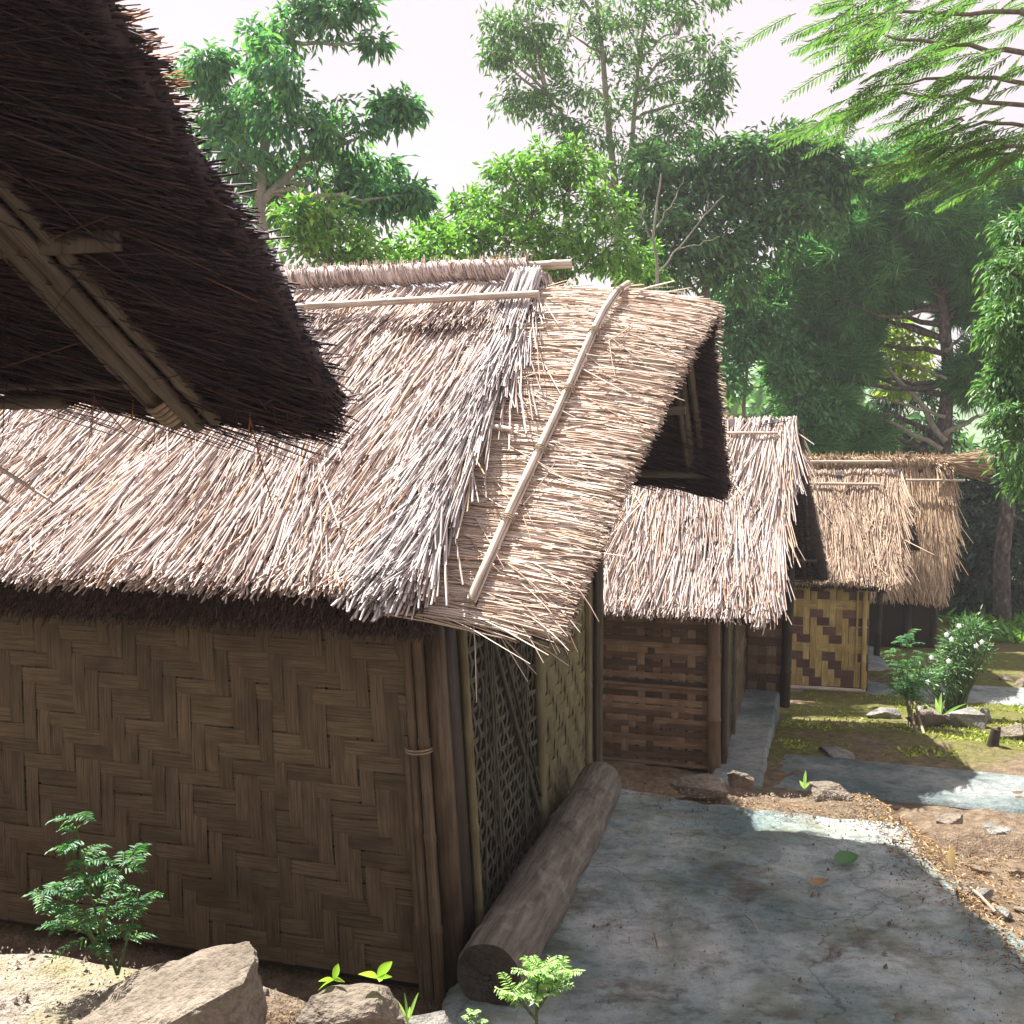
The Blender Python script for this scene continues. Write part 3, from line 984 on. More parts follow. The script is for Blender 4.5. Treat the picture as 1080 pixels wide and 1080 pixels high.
pr1p = Prof([(-.27, 1.55), (.3, 2.08), (1.0, 2.72), (1.42, 2.98), (1.75, 2.70), (2.5, 1.99)], 3)
xp = lin([(0, .49), (.8, .63), (pr1p.ridge - .25, .86), (pr1p.ridge, .90), (pr1p.ridge + .3, .87), (pr1p.A, .90)])
pm = MB(); core(pm, pr1p, -.25, xp, .07, 30, 60, .008)
pm.map(sagp); pt1 = pm.build('gable_thatch', M['core'], h1)
m = MB()
thatch_out(m, pr1p, -.18, xp, 9500, a_rng=(-.02, pr1p.ridge + .15), lift=(-.005, .028))
thatch_out(m, pr1p, -.18, xp, 1500, a_rng=(pr1p.ridge + .1, pr1p.A))
# slack stalks hanging off the low corner and lying loose
for k in range(12):
    a = rng.uniform(0, .3)
    p, T, N = pr1p.at(np.array([a])); p[:, 0] = xp(np.array([a])) - rng.uniform(.1, .35)
    straws(m, p, np.array([[.7, -.25, -.15 + rng.normal(0, .1)]]), N, rng.uniform(.2, .32), .007, .01, .02, 5, np.array([[0, -.05, -rng.uniform(.02, .16)]]))
m2 = [(.14, -.22, 1.55, .02, -.1, -.32), (.17, -.2, 1.55, .18, -.1, -.22), (.12, -.2, 1.57, .25, -.05, -.22), (.18, -.2, 1.55, .3, 0, -.16)]
for (x, y, z, dx, dy, dz) in m2:
    straws(m, np.array([[x, y, z]]), np.array([[1, -.3, -.1]]), np.array([[0, 0, 1.0]]), .04, .008, 0, 0, 6, np.array([[dx, dy, dz]]), taper=.7)
for k in range(60):
    a = rng.uniform(.2, pr1p.ridge)
    p, T, N = pr1p.at(np.array([a])); p[:, 0] = rng.uniform(0, .7) * xp(np.array([a]))
    ang = rng.normal(-.6, .5)
    straws(m, p, np.array([[math.cos(ang), 0, 0]]) + T * math.sin(ang), N, rng.uniform(.15, .35), .006, .02, .04, 3, rng.normal(0, .02, (1, 3)))
m.map(sagp).build('combed_stalks', M['porch'], pt1)
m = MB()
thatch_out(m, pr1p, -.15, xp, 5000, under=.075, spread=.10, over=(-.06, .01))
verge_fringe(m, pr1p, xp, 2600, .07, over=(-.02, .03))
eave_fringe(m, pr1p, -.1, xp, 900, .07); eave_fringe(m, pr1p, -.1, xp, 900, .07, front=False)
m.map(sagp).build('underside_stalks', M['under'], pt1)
# pole tied down the porch slope
a0, a1 = .02, pr1p.ridge + .02
pp, TT, NN = pr1p.at(np.linspace(a0, a1, 12))
xx = np.linspace(.155, .45, 12)
pl = pp + NN * (.036 + .008 * np.sin(np.linspace(0, 9, 12)))[:, None]; pl[:, 0] = xx
m = MB(); tube(m, pl, .015, 8); tube(m, pl + np.array([.018, .004, -.008]), .006, 6)
tp = m.build('tie_pole', M['pole'], h1, smooth=True)
for k in (2, 4, 6, 8, 10):
    m = MB(); tie(m, pl[k] + [.01, 0, 0], pl[k + 1] - pl[k], .025, 3, .01, .003)
    m.build('binding', M['twig'], tp, smooth=True)
m = MB()
bamboo(m, (.0, .42, 2.245), (.13, .38, 2.225), .015, .3)
m.build('peg', M['pole'], h1, smooth=True)
# porch rafters
for (x, dx) in ((.66, .02), (.70, 0), (.74, .03)):
    m = MB(); bamboo(m, (x, 1.42, 2.74), (x + dx, 2.46, 1.88), .022, .4); m.build('rafter', M['rafter'], h1, smooth=True)
    m = MB(); bamboo(m, (x - .25, 1.35, 2.72), (x - .28, -.1, 1.52), .022, .4); m.build('rafter', M['rafter'], h1, smooth=True)
m = MB(); bamboo(m, (-.1, 2.32, 1.98), (.84, 2.32, 1.97), .024, .35); m.build('purlin', M['rafter'], h1, smooth=True)
m = MB(); bamboo(m, (-.1, -.08, 1.47), (.38, -.08, 1.50), .024, .35); m.build('purlin', M['rafter'], h1, smooth=True)
m = MB(); bamboo(m, (-.1, 1.0, 2.30), (.80, 1.0, 2.32), .022, .35); m.build('purlin', M['rafter'], h1, smooth=True)


# ================================================================ plainer huts
def plain_hut(h, LXl, W, zw, prof, vx, n, mats, wd, label, wall=None, xl=None, fringe=2500, under=1500, hang=.05):
    pr = Prof(prof, 1)
    xr = lin([(0, vx[0]), (pr.ridge, vx[1]), (pr.A, vx[2])])
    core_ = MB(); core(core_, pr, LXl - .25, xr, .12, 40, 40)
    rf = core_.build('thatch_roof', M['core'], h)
    m = MB()
    x0 = LXl - .25 if xl is None else xl
    thatch_down(m, pr, x0, xr, n, L=(.4, .85), wd=wd, lift=(.0, .055), spread=.10, back=0, over=hang)
    thatch_down(m, pr, x0, xr, n // 6, L=(.4, .85), wd=(wd[0] * 1.5, wd[1] * 1.5), lift=(0, .05), back=1.0, over=hang)
    # loose stalks along the verge
    thatch_down(m, pr, vx[0] - .12, lambda a: xr(a) + .02, n // 8, L=(.4, .8), wd=wd, lift=(.01, .05), spread=.07, back=.3, over=hang + .06, drift=-.01, xbias=.4)
    m.build('thatch_stalks', mats[0], rf)
    m = MB()
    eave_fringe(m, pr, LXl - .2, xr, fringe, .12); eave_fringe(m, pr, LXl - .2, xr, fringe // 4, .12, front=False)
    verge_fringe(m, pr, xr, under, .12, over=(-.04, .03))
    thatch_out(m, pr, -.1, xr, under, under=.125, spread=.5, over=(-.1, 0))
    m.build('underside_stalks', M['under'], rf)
    return pr, xr, rf


def body(h, LXl, W, zw, ridge_y, ridge_z, inner='inside'):
    bk = MB()
    box(bk, LXl, -.03, .02, .05, -.05, zw)
    box(bk, LXl, LXl + .03, .05, W, -.05, zw)
    box(bk, LXl, -.03, W - .03, W, -.05, zw)
    box(bk, -.06, -.03, .05, W - .03, -.05, zw)
    bk.build('inner_wall', M[inner], h)
    gv = np.array([(-.06, .05, zw), (-.06, W, zw), (-.06, ridge_y, ridge_z), (-.035, .05, zw), (-.035, W, zw), (-.035, ridge_y, ridge_z)])
    gb = MB().add(gv, f3=[(0, 2, 1), (3, 4, 5)], f4=[(0, 1, 4, 3), (1, 2, 5, 4), (2, 0, 3, 5)])
    gb.build('gable_wall', M['post_dark'], h)
    g2 = gv.copy(); g2[:, 0] += LXl + .06
    gb = MB(); gb.add(g2, f3=[(0, 2, 1), (3, 4, 5)], f4=[(0, 1, 4, 3), (1, 2, 5, 4), (2, 0, 3, 5)])
    gb.build('gable_wall', M['post_dark'], h)


# ---- hut 2
h2 = empty('thatched_hut', HUT2, A2, 'middle thatched hut with plain red-brown bamboo wall, standing on a grey plinth', 'hut', 'thatched huts in a row')
pr2, xr2, rf2 = plain_hut(h2, -3.3, 2.8, 1.55, [(-.28, 1.40), (1.42, 3.06), (2.98, 1.34)], (.36, .50, .84), 7500, (M['thatch'],), (.010, .020), '', xl=-2.2, hang=.09)
body(h2, -3.3, 2.8, 1.5, 1.42, 2.9)
m = MB()
prw = MB()
weave(prw, (-2.4, 0, 0), (1, 0, 0), (0, 0, 1), (0, -1, 0), 34, 28, .07, .054, lambda i, j: ((i + j * 2 + (i // 5) * 3 + (j * j) % 7) % 6) > 0, fill=.93, h=.006, jit=.2)
prw.build('woven_wall', M['weave_red'], h2)
m = MB(); bamboo(m, (-2.4, -.035, .72), (-.02, -.035, .70), .018, .4); m.build('rail', M['weave_red'], h2, smooth=True)
m = MB(); bamboo(m, (-2.4, -.035, .03), (-.02, -.035, .03), .018, .4); m.build('rail', M['weave_red'], h2, smooth=True)
m = MB(); bamboo(m, (-.05, -.06, -.05), (-.08, -.06, 1.5), .055, .6, k=12); m.build('corner_post', M['weave_red'], h2, smooth=True)
for y, r, mt in ((.06, .03, 'post_dark'), (.2, .03, 'post'), (.95, .028, 'lattice'), (1.06, .02, 'post_dark'), (2.76, .045, 'post_dark')):
    m = MB(); bamboo(m, (.01, y, 0), (.01, y, 1.6), r, .5); m.build('side_post', M[mt], h2, smooth=True)
m = MB(); weave(m, (0, .26, .05), (0, 1, 0), (0, 0, 1), (1, 0, 0), 10, 22, .066, .066, lambda i, j: ((i + j) % 4) < 2, fill=.95, h=.004)
m.build('side_panel', M['lattice'], h2)
m = MB(); weave(m, (0, 1.08, .05), (0, 1, 0), (0, 0, 1), (1, 0, 0), 8, 14, .2, .1, lambda i, j: (i + j) % 2 == 0, fill=.97, h=.004)
m.build('door', M['weave_red'], h2)
# far porch post and screen of the second hut
m = MB(); bamboo(m, (.42, 2.7, -.1), (.45, 2.7, 1.5), .055, .5, k=10); m.build('porch_post', M['post_dark'], h2, smooth=True)
m = MB(); weave(m, (.02, 2.72, -.05), (1, 0, 0), (0, 0, 1), (0, -1, 0), 4, 16, .1, .1, lambda i, j: (i + j) % 2 == 0, fill=.97, h=.004)
m.build('porch_screen', M['weave_red'], h2)
p_, T_, N_ = pr2.at(pr2.ridge - .34)
m = MB(); bamboo(m, (-1.4, p_[1] + N_[1] * .05, p_[2] + N_[2] * .05), (.36, p_[1] + N_[1] * .05, p_[2] + N_[2] * .05), .014, .4); m.build('thatch_pole', M['pole'], h2, smooth=True)
for x in (.50, .56):
    m = MB(); bamboo(m, (x, 1.46, 2.88), (x + .1, 2.9, 1.26), .024, .4); m.build('rafter', M['rafter'], h2, smooth=True)
m = MB(); bamboo(m, (-.05, 2.6, 1.52), (.72, 2.6, 1.52), .022, .4); m.build('purlin', M['rafter'], h2, smooth=True)

# ---- hut 3
h3 = empty('thatched_hut', HUT3, A3, 'small tan-roofed thatched hut with yellow and purple chequered bamboo wall', 'hut', 'thatched huts in a row')
pr3, xr3, rf3 = plain_hut(h3, -2.6, 2.6, 1.6, [(-.30, 1.44), (1.28, 2.86), (2.60, 1.66)], (.22, .54, 1.0), 6500, (M['thatch_brown'],), (.010, .022), '', xl=-1.9, hang=.06)
body(h3, -2.6, 2.6, 1.62, 1.28, 2.7)
m, mP = MB(), MB()
chk = lambda i, j: ((i + 2 * j) % 5) < 3
weave(m, (-1.9, 0, .05), (1, 0, 0), (0, 0, 1), (0, -1, 0), 24, 13, .080, .112, lambda i, j: ((i + j + (0, 0, 0, 0, 0, 2, 2, 2, 2, 2, 4, 4, 4)[j % 13]) % 5) < 2 + ((i // 5 * 7 + j * 3) % 3 > 0) * (i % 2), fill=.975, h=.006, jit=.08, mb2=mP, rowmb=lambda j: mP if j in (4, 9) else m)
m.build('dark_weft', M['purple'], h3)
mP.build('woven_wall', M['yellow'], h3)
m = MB(); bamboo(m, (-.03, -.04, -.02), (-.03, -.04, 1.5), .030, .5); m.build('corner_post', M['yellow'], h3, smooth=True)
m = MB(); bamboo(m, (-.12, -.03, .3), (-.12, -.03, 1.3), .014, .5); m.build('wall_stake', M['yellow'], h3, smooth=True)
m = MB(); bamboo(m, (-1.9, -.045, .03), (.0, -.045, .02), .030, .5); m.build('sill_pole', M['pole'], h3, smooth=True)
for y, r in ((.08, .04), (.55, .03), (1.5, .03), (2.5, .05)):
    m = MB(); bamboo(m, (.0, y, 0), (.0, y, 1.7), r, .5); m.build('side_post', M['post_dark'], h3, smooth=True)
m = MB(); weave(m, (-.01, .1, .02), (0, 1, 0), (0, 0, 1), (1, 0, 0), 24, 16, .1, .1, lambda i, j: (i + j) % 2 == 0, fill=.96, h=.004)
m.build('side_panel', M['lattice'], h3)
m = MB(); bamboo(m, (.42, 2.45, -.1), (.46, 2.45, 1.6), .05, .5); m.build('porch_post', M['post_dark'], h3, smooth=True)
p_, T_, N_ = pr3.at(pr3.ridge - .42)
m = MB(); bamboo(m, (-1.0, p_[1] + N_[1] * .07, p_[2] + N_[2] * .07), (.22, p_[1] + N_[1] * .07, p_[2] + N_[2] * .07), .02, .35); m.build('thatch_pole', M['pole'], h3, smooth=True)
m = MB(); bamboo(m, (-1.4, 1.2, 2.92), (.40, 1.2, 2.93), .02, .4); m.build('ridge_pole', M['pole'], h3, smooth=True)
m = MB(); bamboo(m, (0, 2.3, 1.80), (.55, 2.3, 1.80), .022, .4); m.build('purlin', M['rafter'], h3, smooth=True)
for k in range(5):
    m = MB(); bamboo(m, (-.02, 1.3 + .2 * k, 2.62 - .17 * k), (.52, 1.32 + .2 * k, 2.66 - .17 * k), .018, .4); m.build('batten', M['rafter'], h3, smooth=True)

# ---- hut 4, an open shelter with golden thatch
h4 = empty('open_shelter', HUT4, A4, 'farthest golden-brown thatched shelter with a straw bundle sticking out of its ridge', 'hut')
pr4, xr4, rf4 = plain_hut(h4, -3.4, 2.4, 1.2, [(-.25, 1.02), (1.1, 3.10), (2.4, 1.3)], (.10, .42, .45), 7500, (M['gold'],), (.012, .026), '', xl=-2.4, hang=.28)
body(h4, -3.4, 2.2, 1.2, 1.1, 2.9)
m = MB(); ridge_roll(m, -3.2, .3, 1.1, 3.10, .07, .12); n = 2600; az = rng.uniform(0, 2 * math.pi, n)
nn_ = np.stack([np.zeros(n), np.cos(az), np.sin(az)], -1)
straws(m, np.stack([rng.uniform(-3.2, .3, n), 1.1 + .07 * np.cos(az), 3.10 + .07 * np.sin(az)], -1), np.stack([rng.normal(.1, .3, n), -np.sin(az), np.cos(az)], -1), nn_, rng.uniform(.08, .2, n), rng.uniform(.01, .018, n), 0, .01, 3, nn_ * -.06)
m.build('ridge_roll', M['gold'], h4)
m = MB(); n = 700
rt = np.stack([np.full(n, .15), 1.05 + rng.normal(0, .05, n), 3.08 + rng.normal(0, .05, n)], -1)
straws(m, rt, np.stack([np.ones(n), rng.normal(0, .10, n), rng.normal(-.03, .13, n)], -1), np.tile([0, 0, 1.0], (n, 1)), rng.uniform(.6, .92, n), rng.uniform(.010, .02, n), 0, 0, 2)
m.build('straw_bundle', M['gold'], h4)
m = MB(); n = 900
a = rng.uniform(pr4.ridge - .45, pr4.ridge + .4, n); p, T, N = pr4.at(a); p[:, 0] = rng.uniform(.12, .38, n)
straws(m, p, T * np.where(a < pr4.ridge, -1, 1)[:, None] + np.array([[.02, 0, 0]]), N, rng.uniform(.2, .5, n), rng.uniform(.012, .022, n), .04, .10, 2)
m.build('ridge_saddle', M['gold'], h4)
m = MB(); bamboo(m, (-2.4, .72, 2.78), (.55, .72, 2.80), .022, .5); m.build('thatch_pole', M['pole'], h4, smooth=True)
for x, y in ((.02, .05), (.25, 2.1), (-.4, -.1)):
    m = MB(); bamboo(m, (x, y, -.1), (x, y, 2.0 if y > 1 else 1.3), .06, .5); m.build('post', M['post_dark'], h4, smooth=True)

# ---- hut 0: the one right beside the camera, only its overhanging gable shows
H0 = np.array([-1.93, .25, .69])
h0 = empty('thatched_hut', H0, A1, 'thatched hut closest of all, only the dark underside of its gable showing overhead', 'hut', 'thatched huts in a row')
pr0 = Prof([(-.27, 1.16), (1.42, 2.59), (2.5, 1.63)], 1)
xp0 = lin([(0, .5), (pr0.ridge, .78), (pr0.ridge + .5, .80), (pr0.ridge + .75, .82), (pr0.ridge + 1.0, .86), (pr0.A, .87)])
pr0m = Prof([(-.34, 1.18), (1.0, 2.68), (2.35, 1.3)], 1)
m = MB(); core(m, pr0m, -3.6, lin([(0, -.1), (9, -.1)]), .13, 30, 40)
rf0 = m.build('thatch_roof', M['core'], h0)
m = MB(); thatch_down(m, pr0m, -3.6, lin([(0, -.05), (9, -.05)]), 3500, wd=(.012, .022), back=.5); m.build('thatch_stalks', M['thatch'], rf0)
def skew(v):
    v = np.array(v, float)
    k = (.17 * np.clip(v[:, 0] / .88, -.1, 1.1) - .11) * np.clip((v[:, 1] - 1.42) / 1.08, 0, 1.2)
    v[:, 1] += .75 * k; v[:, 2] -= .66 * k
    return v


m = MB(); core(m, pr0, -.6, xp0, .06, 40, 60, .006)
gt0 = m.map(skew).build('gable_thatch', M['core'], h0)
m = MB()
thatch_out(m, pr0, -.5, xp0, 5000, wd=(.004, .008), over=(-.06, .0))
m.map(skew).build('combed_stalks', M['porch'], gt0)
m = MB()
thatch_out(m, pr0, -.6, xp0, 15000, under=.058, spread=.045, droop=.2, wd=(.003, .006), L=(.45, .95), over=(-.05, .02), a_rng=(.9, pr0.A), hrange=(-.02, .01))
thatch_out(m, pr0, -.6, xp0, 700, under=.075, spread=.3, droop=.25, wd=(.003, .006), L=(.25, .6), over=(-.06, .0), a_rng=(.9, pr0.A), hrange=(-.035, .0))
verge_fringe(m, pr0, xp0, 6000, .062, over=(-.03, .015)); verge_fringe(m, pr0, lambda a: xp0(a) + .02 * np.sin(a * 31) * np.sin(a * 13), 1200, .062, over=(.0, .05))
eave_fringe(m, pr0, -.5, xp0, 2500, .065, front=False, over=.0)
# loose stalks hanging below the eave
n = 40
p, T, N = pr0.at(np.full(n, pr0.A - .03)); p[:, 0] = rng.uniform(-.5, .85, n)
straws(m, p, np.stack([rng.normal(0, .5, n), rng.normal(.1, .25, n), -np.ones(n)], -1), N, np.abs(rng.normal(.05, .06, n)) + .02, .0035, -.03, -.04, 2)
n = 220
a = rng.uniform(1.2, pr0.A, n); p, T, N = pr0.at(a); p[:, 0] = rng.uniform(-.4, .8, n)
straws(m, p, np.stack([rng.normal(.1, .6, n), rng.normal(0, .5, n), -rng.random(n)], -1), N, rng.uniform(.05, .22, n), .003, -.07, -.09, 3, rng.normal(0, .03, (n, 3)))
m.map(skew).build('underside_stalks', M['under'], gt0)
n = 34
p, T, N = pr0.at(np.full(n, pr0.A - .05)); p[:, 0] = rng.uniform(-.45, .8, n)
for q in range(n):
    m = MB()
    straws(m, p[q:q + 1], np.array([[rng.normal(0, .35), rng.normal(.1, .2), -1]]), N[q:q + 1], .05 + .22 * rng.random() ** 2, .0055, -.05, -.05, 2)
    m.map(skew).build('hanging_stalk', M['rust'], gt0)
m = MB()
a = rng.uniform(pr0.ridge + .3, pr0.A - .75, 380); p, T, N = pr0.at(a); p[:, 0] = xp0(a) - .12
straws(m, p, np.stack([np.ones(380), rng.normal(0, .16, 380), rng.normal(-.02, .12, 380)], -1), N, rng.uniform(.11, .16, 380), .0045, -.02, .008, 1)
m.map(skew).build('rusty_fringe', M['rust'], gt0)
for (xa, xb, r, off) in ((.18, .475, .026, -.10), (.225, .535, .019, -.115), (.27, .575, .018, -.095), (.14, .43, .015, -.09)):
    pa, _, Na = pr0.at(np.array([pr0.ridge + .02])); pb, _, Nb = pr0.at(np.array([pr0.A - .03 + .05 * (r < .027)]))
    a_ = pa[0] + Na[0] * off * .9; b_ = pb[0] + Nb[0] * off
    m = MB(); bamboo(m, (xa, a_[1], a_[2]), (xb, b_[1], b_[2]), r, .35, k=10); m.build('rafter', M['rafter'], h0, smooth=True)
pb, _, Nb = pr0.at(np.array([pr0.A - .185]))
m = MB(); bamboo(m, (-.5, pb[0][1], pb[0][2] - .12), (.50, pb[0][1], pb[0][2] - .125), .010, .35); m.build('purlin', M['rafter'], h0, smooth=True)
m = MB(); bamboo(m, (-.5, pb[0][1] + .03, pb[0][2] - .16), (.20, pb[0][1] + .03, pb[0][2] - .16), .018, .35); m.build('purlin', M['rafter'], h0, smooth=True)
pb, _, Nb = pr0.at(np.array([pr0.A - .57]))
m = MB(); box(m, -.5, .62, pb[0][1] - .03, pb[0][1] - .015, pb[0][2] - .135, pb[0][2] - .095); m.build('batten', M['rafter'], h0)
m = MB(); pb, _, Nb = pr0.at(np.array([pr0.A - .04]))
tie(m, (.475, pb[0][1] - .06, pb[0][2] - .075), (.25, .8, -.6), .040, 5, .014, .006); m.build('binding', M['twig'], h0, smooth=True)
body(h0, -3.4, 2.0, 1.5, 1.0, 2.5)
m = MB(); weave(m, (-3.4, 2.01, 0), (1, 0, 0), (0, 0, 1), (0, 1, 0), 48, 21, .07, .07, tw, fill=.98, h=.004); m.build('woven_wall', M['weave'], h0)
m = MB(); bamboo(m, (-.02, 2.02, -.1), (-.02, 2.02, 1.5), .05, .5); m.build('corner_post', M['post'], h0, smooth=True)

# ================================================================ log along the near hut
m = MB()
n = 90
t = np.linspace(0, 1, n)
lp = np.array([to_world(HUT1, A1, (.20 + .02 * math.sin(3 * s), -.20 + 2.26 * s, .10 + .045 * s + .008 * math.sin(5 * s))) for s in t])
k = 40
rad = .142 * (1 - .07 * t + .02 * np.sin(t * 7) + .06 * np.exp(-((t - .62) / .03) ** 2) + .04 * np.exp(-((t - .3) / .02) ** 2)) ; rad[0] *= .93; rad[-1] *= .9; rad[-2] *= .97
tube(m, lp, rad, k, cap=False)
vv = m.v[0]
for i in range(len(vv)):
    c = lp[i // k]
    dlt = vv[i] - c
    vv[i] = c + dlt * (1 + .10 * mnoise.fractal(Vector(vv[i] * 2.6), 1, 2, 5) + .03 * mnoise.noise(Vector(vv[i] * 14)))
lo = m.build('fallen_log', M['log'], None, smooth=True, loc=lp[0])
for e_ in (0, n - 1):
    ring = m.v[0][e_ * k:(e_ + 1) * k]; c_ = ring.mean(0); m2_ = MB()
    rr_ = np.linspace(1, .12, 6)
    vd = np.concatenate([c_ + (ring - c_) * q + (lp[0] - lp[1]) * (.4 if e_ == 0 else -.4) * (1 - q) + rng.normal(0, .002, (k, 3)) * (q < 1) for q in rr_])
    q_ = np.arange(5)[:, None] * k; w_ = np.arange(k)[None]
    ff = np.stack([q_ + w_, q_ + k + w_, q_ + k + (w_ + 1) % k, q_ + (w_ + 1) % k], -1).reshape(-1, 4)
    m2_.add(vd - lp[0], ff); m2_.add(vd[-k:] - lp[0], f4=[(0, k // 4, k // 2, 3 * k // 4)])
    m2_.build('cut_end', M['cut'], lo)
tag(lo, 'thick grey log lying along the side wall of the nearest whole hut', 'log')


# ================================================================ rocks
def rock(name, c, size, seed, mat, label, rz=0.0, cat='rock', group=None, angular=.5, sub=4, tilt=(0, 0), hull=None):
    import bmesh
    bm = bmesh.new()
    rr = np.random.default_rng(seed)
    for h_ in hull or []:
        bm.verts.new(h_)
    for _ in range(0 if hull else 16):
        d = rr.normal(0, 1, 3); d /= np.linalg.norm(d)
        bm.verts.new(d * (.8 + .3 * rr.random()))
    res = bmesh.ops.convex_hull(bm, input=bm.verts)
    bmesh.ops.delete(bm, geom=[v for v in bm.verts if not v.link_faces], context='VERTS')
    bmesh.ops.bevel(bm, geom=bm.edges[:], offset=.09 + .15 * (1 - angular), segments=2, profile=.6, affect='EDGES', clamp_overlap=True)
    bmesh.ops.triangulate(bm, faces=bm.faces[:])
    for _ in range(5 if hull else 3 if sub > 3 else 2):
        long = [e for e in bm.edges if e.calc_length() > (.055 if hull else .12 if sub > 3 else .25)]
        if long:
            bmesh.ops.subdivide_edges(bm, edges=long, cuts=1)
            bmesh.ops.triangulate(bm, faces=[f for f in bm.faces if len(f.verts) > 3])
    for v in bm.verts:
        if not hull and v.co.length > 1.08: v.co *= 1.08 / v.co.length
        f = mnoise.fractal(v.co * 1.7 + Vector((seed, 0, 0)), 1, 2, 5)
        f2 = mnoise.fractal(v.co * 6 + Vector((0, seed, 0)), 1, 2, 3)
        f3 = mnoise.ridged_multi_fractal(v.co * 2.6 + Vector((seed, 3, 0)), 1, 2, 5, .8, 1.5) - 1
        v.co *= 1 + .09 * f + .03 * f2 + .022 * f3
        v.co.x *= size[0]; v.co.y *= size[1]; v.co.z *= size[2]
    me = bpy.data.meshes.new(name)
    bm.to_mesh(me); bm.free()
    me.materials.append(mat)
    o = bpy.data.objects.new(name, me)
    COL.objects.link(o)
    o.location = c
    o.rotation_euler = (tilt[0], tilt[1], rz)
    return tag(o, label, cat, group)


def on_ground(px, py, Y, dz=0.0):
    p = P(px, py, Y)
    return np.array([p[0], p[1], float(ground_z(p[0], p[1])) + dz])


RB = 'rocks along the edge of the sandy bank'
rock('rock', P(178, 1062, 2.98), (.27, .27, .20), 3, M['rock'], 'big tan boulder with a broken dark right face, below the young shrub', group=RB, angular=1,
     hull=[(-1.08, -.2, -.35), (-.98, .5, -.05), (.1, .65, .44), (.78, .5, .74), (.98, .1, .74), (.93, -.32, .62), (.2, -.62, .22), (-.55, -.62, -.22), (.95, -.25, -.95), (.9, .7, -.95), (-.8, .7, -.95), (-.5, -.45, -.95), (.2, -.5, -.95), (1.05, .3, -.2)])
rock('rock', P(375, 1068, 3.12), (.20, .13, .10), 11, M['rock'], 'low weathered rock with bright green sprouts on it', rz=.1, group=RB, tilt=(.1, .15))
rock('rock', P(452, 1080, 3.10), (.085, .085, .07), 17, M['rock_grey'], 'small grey rock at the foot of the corner stakes', rz=.6, group=RB)
rock('rock', P(268, 1048, 3.32), (.075, .07, .06), 21, M['rock'], 'small round tan rock tucked behind the big boulder', rz=.4, group=RB)
rock('rock', P(505, 1098, 3.16), (.09, .07, .06), 23, M['rock'], 'low tan rock at the lower edge beside the feathery weed', rz=.2, group=RB)
RS = 'stones along the far edge of the concrete'
rock('stone', P(738, 828, 6.35), (.21, .16, .07), 31, M['rock'], 'flat pale stone with a dark undercut in front of the red-brown wall', rz=.2, cat='stone', group=RS)
rock('stone', P(781, 822, 6.45), (.10, .09, .08), 33, M['rock'], 'blocky square stone at the foot of the corner post', rz=.1, cat='stone', group=RS, angular=1)
rock('stone', P(876, 836, 6.35), (.18, .12, .07), 35, M['rock'], 'low rounded stone beside the blue-grey branch path', rz=0, cat='stone', group=RS)
rock('stone', P(1000, 864, 6.25), (.12, .10, .04), 36, M['rock'], 'flat grey-tan slab of stone by the right end of the path', rz=.3, cat='stone', group=RS)
rock('stone', P(1052, 874, 6.2), (.13, .08, .03), 37, M['rock_grey'], 'thin white stone lying at the right edge next to the path', rz=.3, cat='stone', group=RS)
RT = 'stones on the dirt right of the concrete'
for (px, py, Y, s, mt, lb) in (
        (1012, 940, 5.0, .07, 'rock', 'smooth brown stone in the litter by the concrete edge'),
        (1038, 946, 5.0, .06, 'rock_grey', 'pale oval pebble next to the smooth brown stone'),
        (1058, 972, 4.75, .055, 'rock_grey', 'greyish stone low at the right, near the thin stick'),
        (1076, 958, 4.9, .05, 'rock', 'small tan stone cut by the right border of the view')):
    rock('stone', on_ground(px, py, Y, .02), (s * 1.1, s * .8, s * .55), int(px), M[mt], lb, rz=px * .1, cat='stone', group=RT, angular=.2, sub=3)
RP = 'stones round the flower bed'
for (px, py, Y, s, h, mt, lb) in (
        (932, 748, 11.0, .24, .10, 'rock_grey', 'flat speckled stone left of the flower bed'),
        (978, 768, 10.3, .22, .16, 'rock', 'lit tan stone in front of the feathery tall plant'),
        (1018, 768, 10.3, .30, .17, 'rock_grey', 'long dark grey stone under the white-flowered bush'),
        (1036, 764, 10.6, .15, .17, 'rock_grey', 'rounded dark stone right of the white-flowered bush'),
        (985, 735, 11.3, .25, .14, 'rock_grey', 'pale stone behind the strap leaves'),
        (1066, 786, 9.6, .17, .13, 'rock', 'tan wedge-shaped stone on the yellowish moss'),
        (1062, 708, 13.6, .12, .09, 'rock', 'tan stone lying on the dark earth beyond the side path'),
        (1078, 715, 13.3, .12, .08, 'rock', 'pale stone at the right border beyond the side path'),
        (880, 795, 8.95, .20, .05, 'rock_grey', 'flat mossy stone near the dry stalk ends')):
    p = on_ground(px, py, Y, h * .35)
    rock('stone', p, (s, s * .75, h), int(px * 3), M[mt], lb, rz=px * .07, cat='stone', group=RP, sub=3)


# ================================================================ trees and plants
def curve(a, b, n=6, sag=.0, side=0.0):
    a, b = np.asarray(a, float), np.asarray(b, float)
    t = np.linspace(0, 1, n)[:, None]
    p = a + (b - a) * t
    s = np.cross(b - a, [0, 0, 1.0])
    return p + np.sin(t * math.pi) * (np.array([0, 0, sag]) + nrm(s) * side)


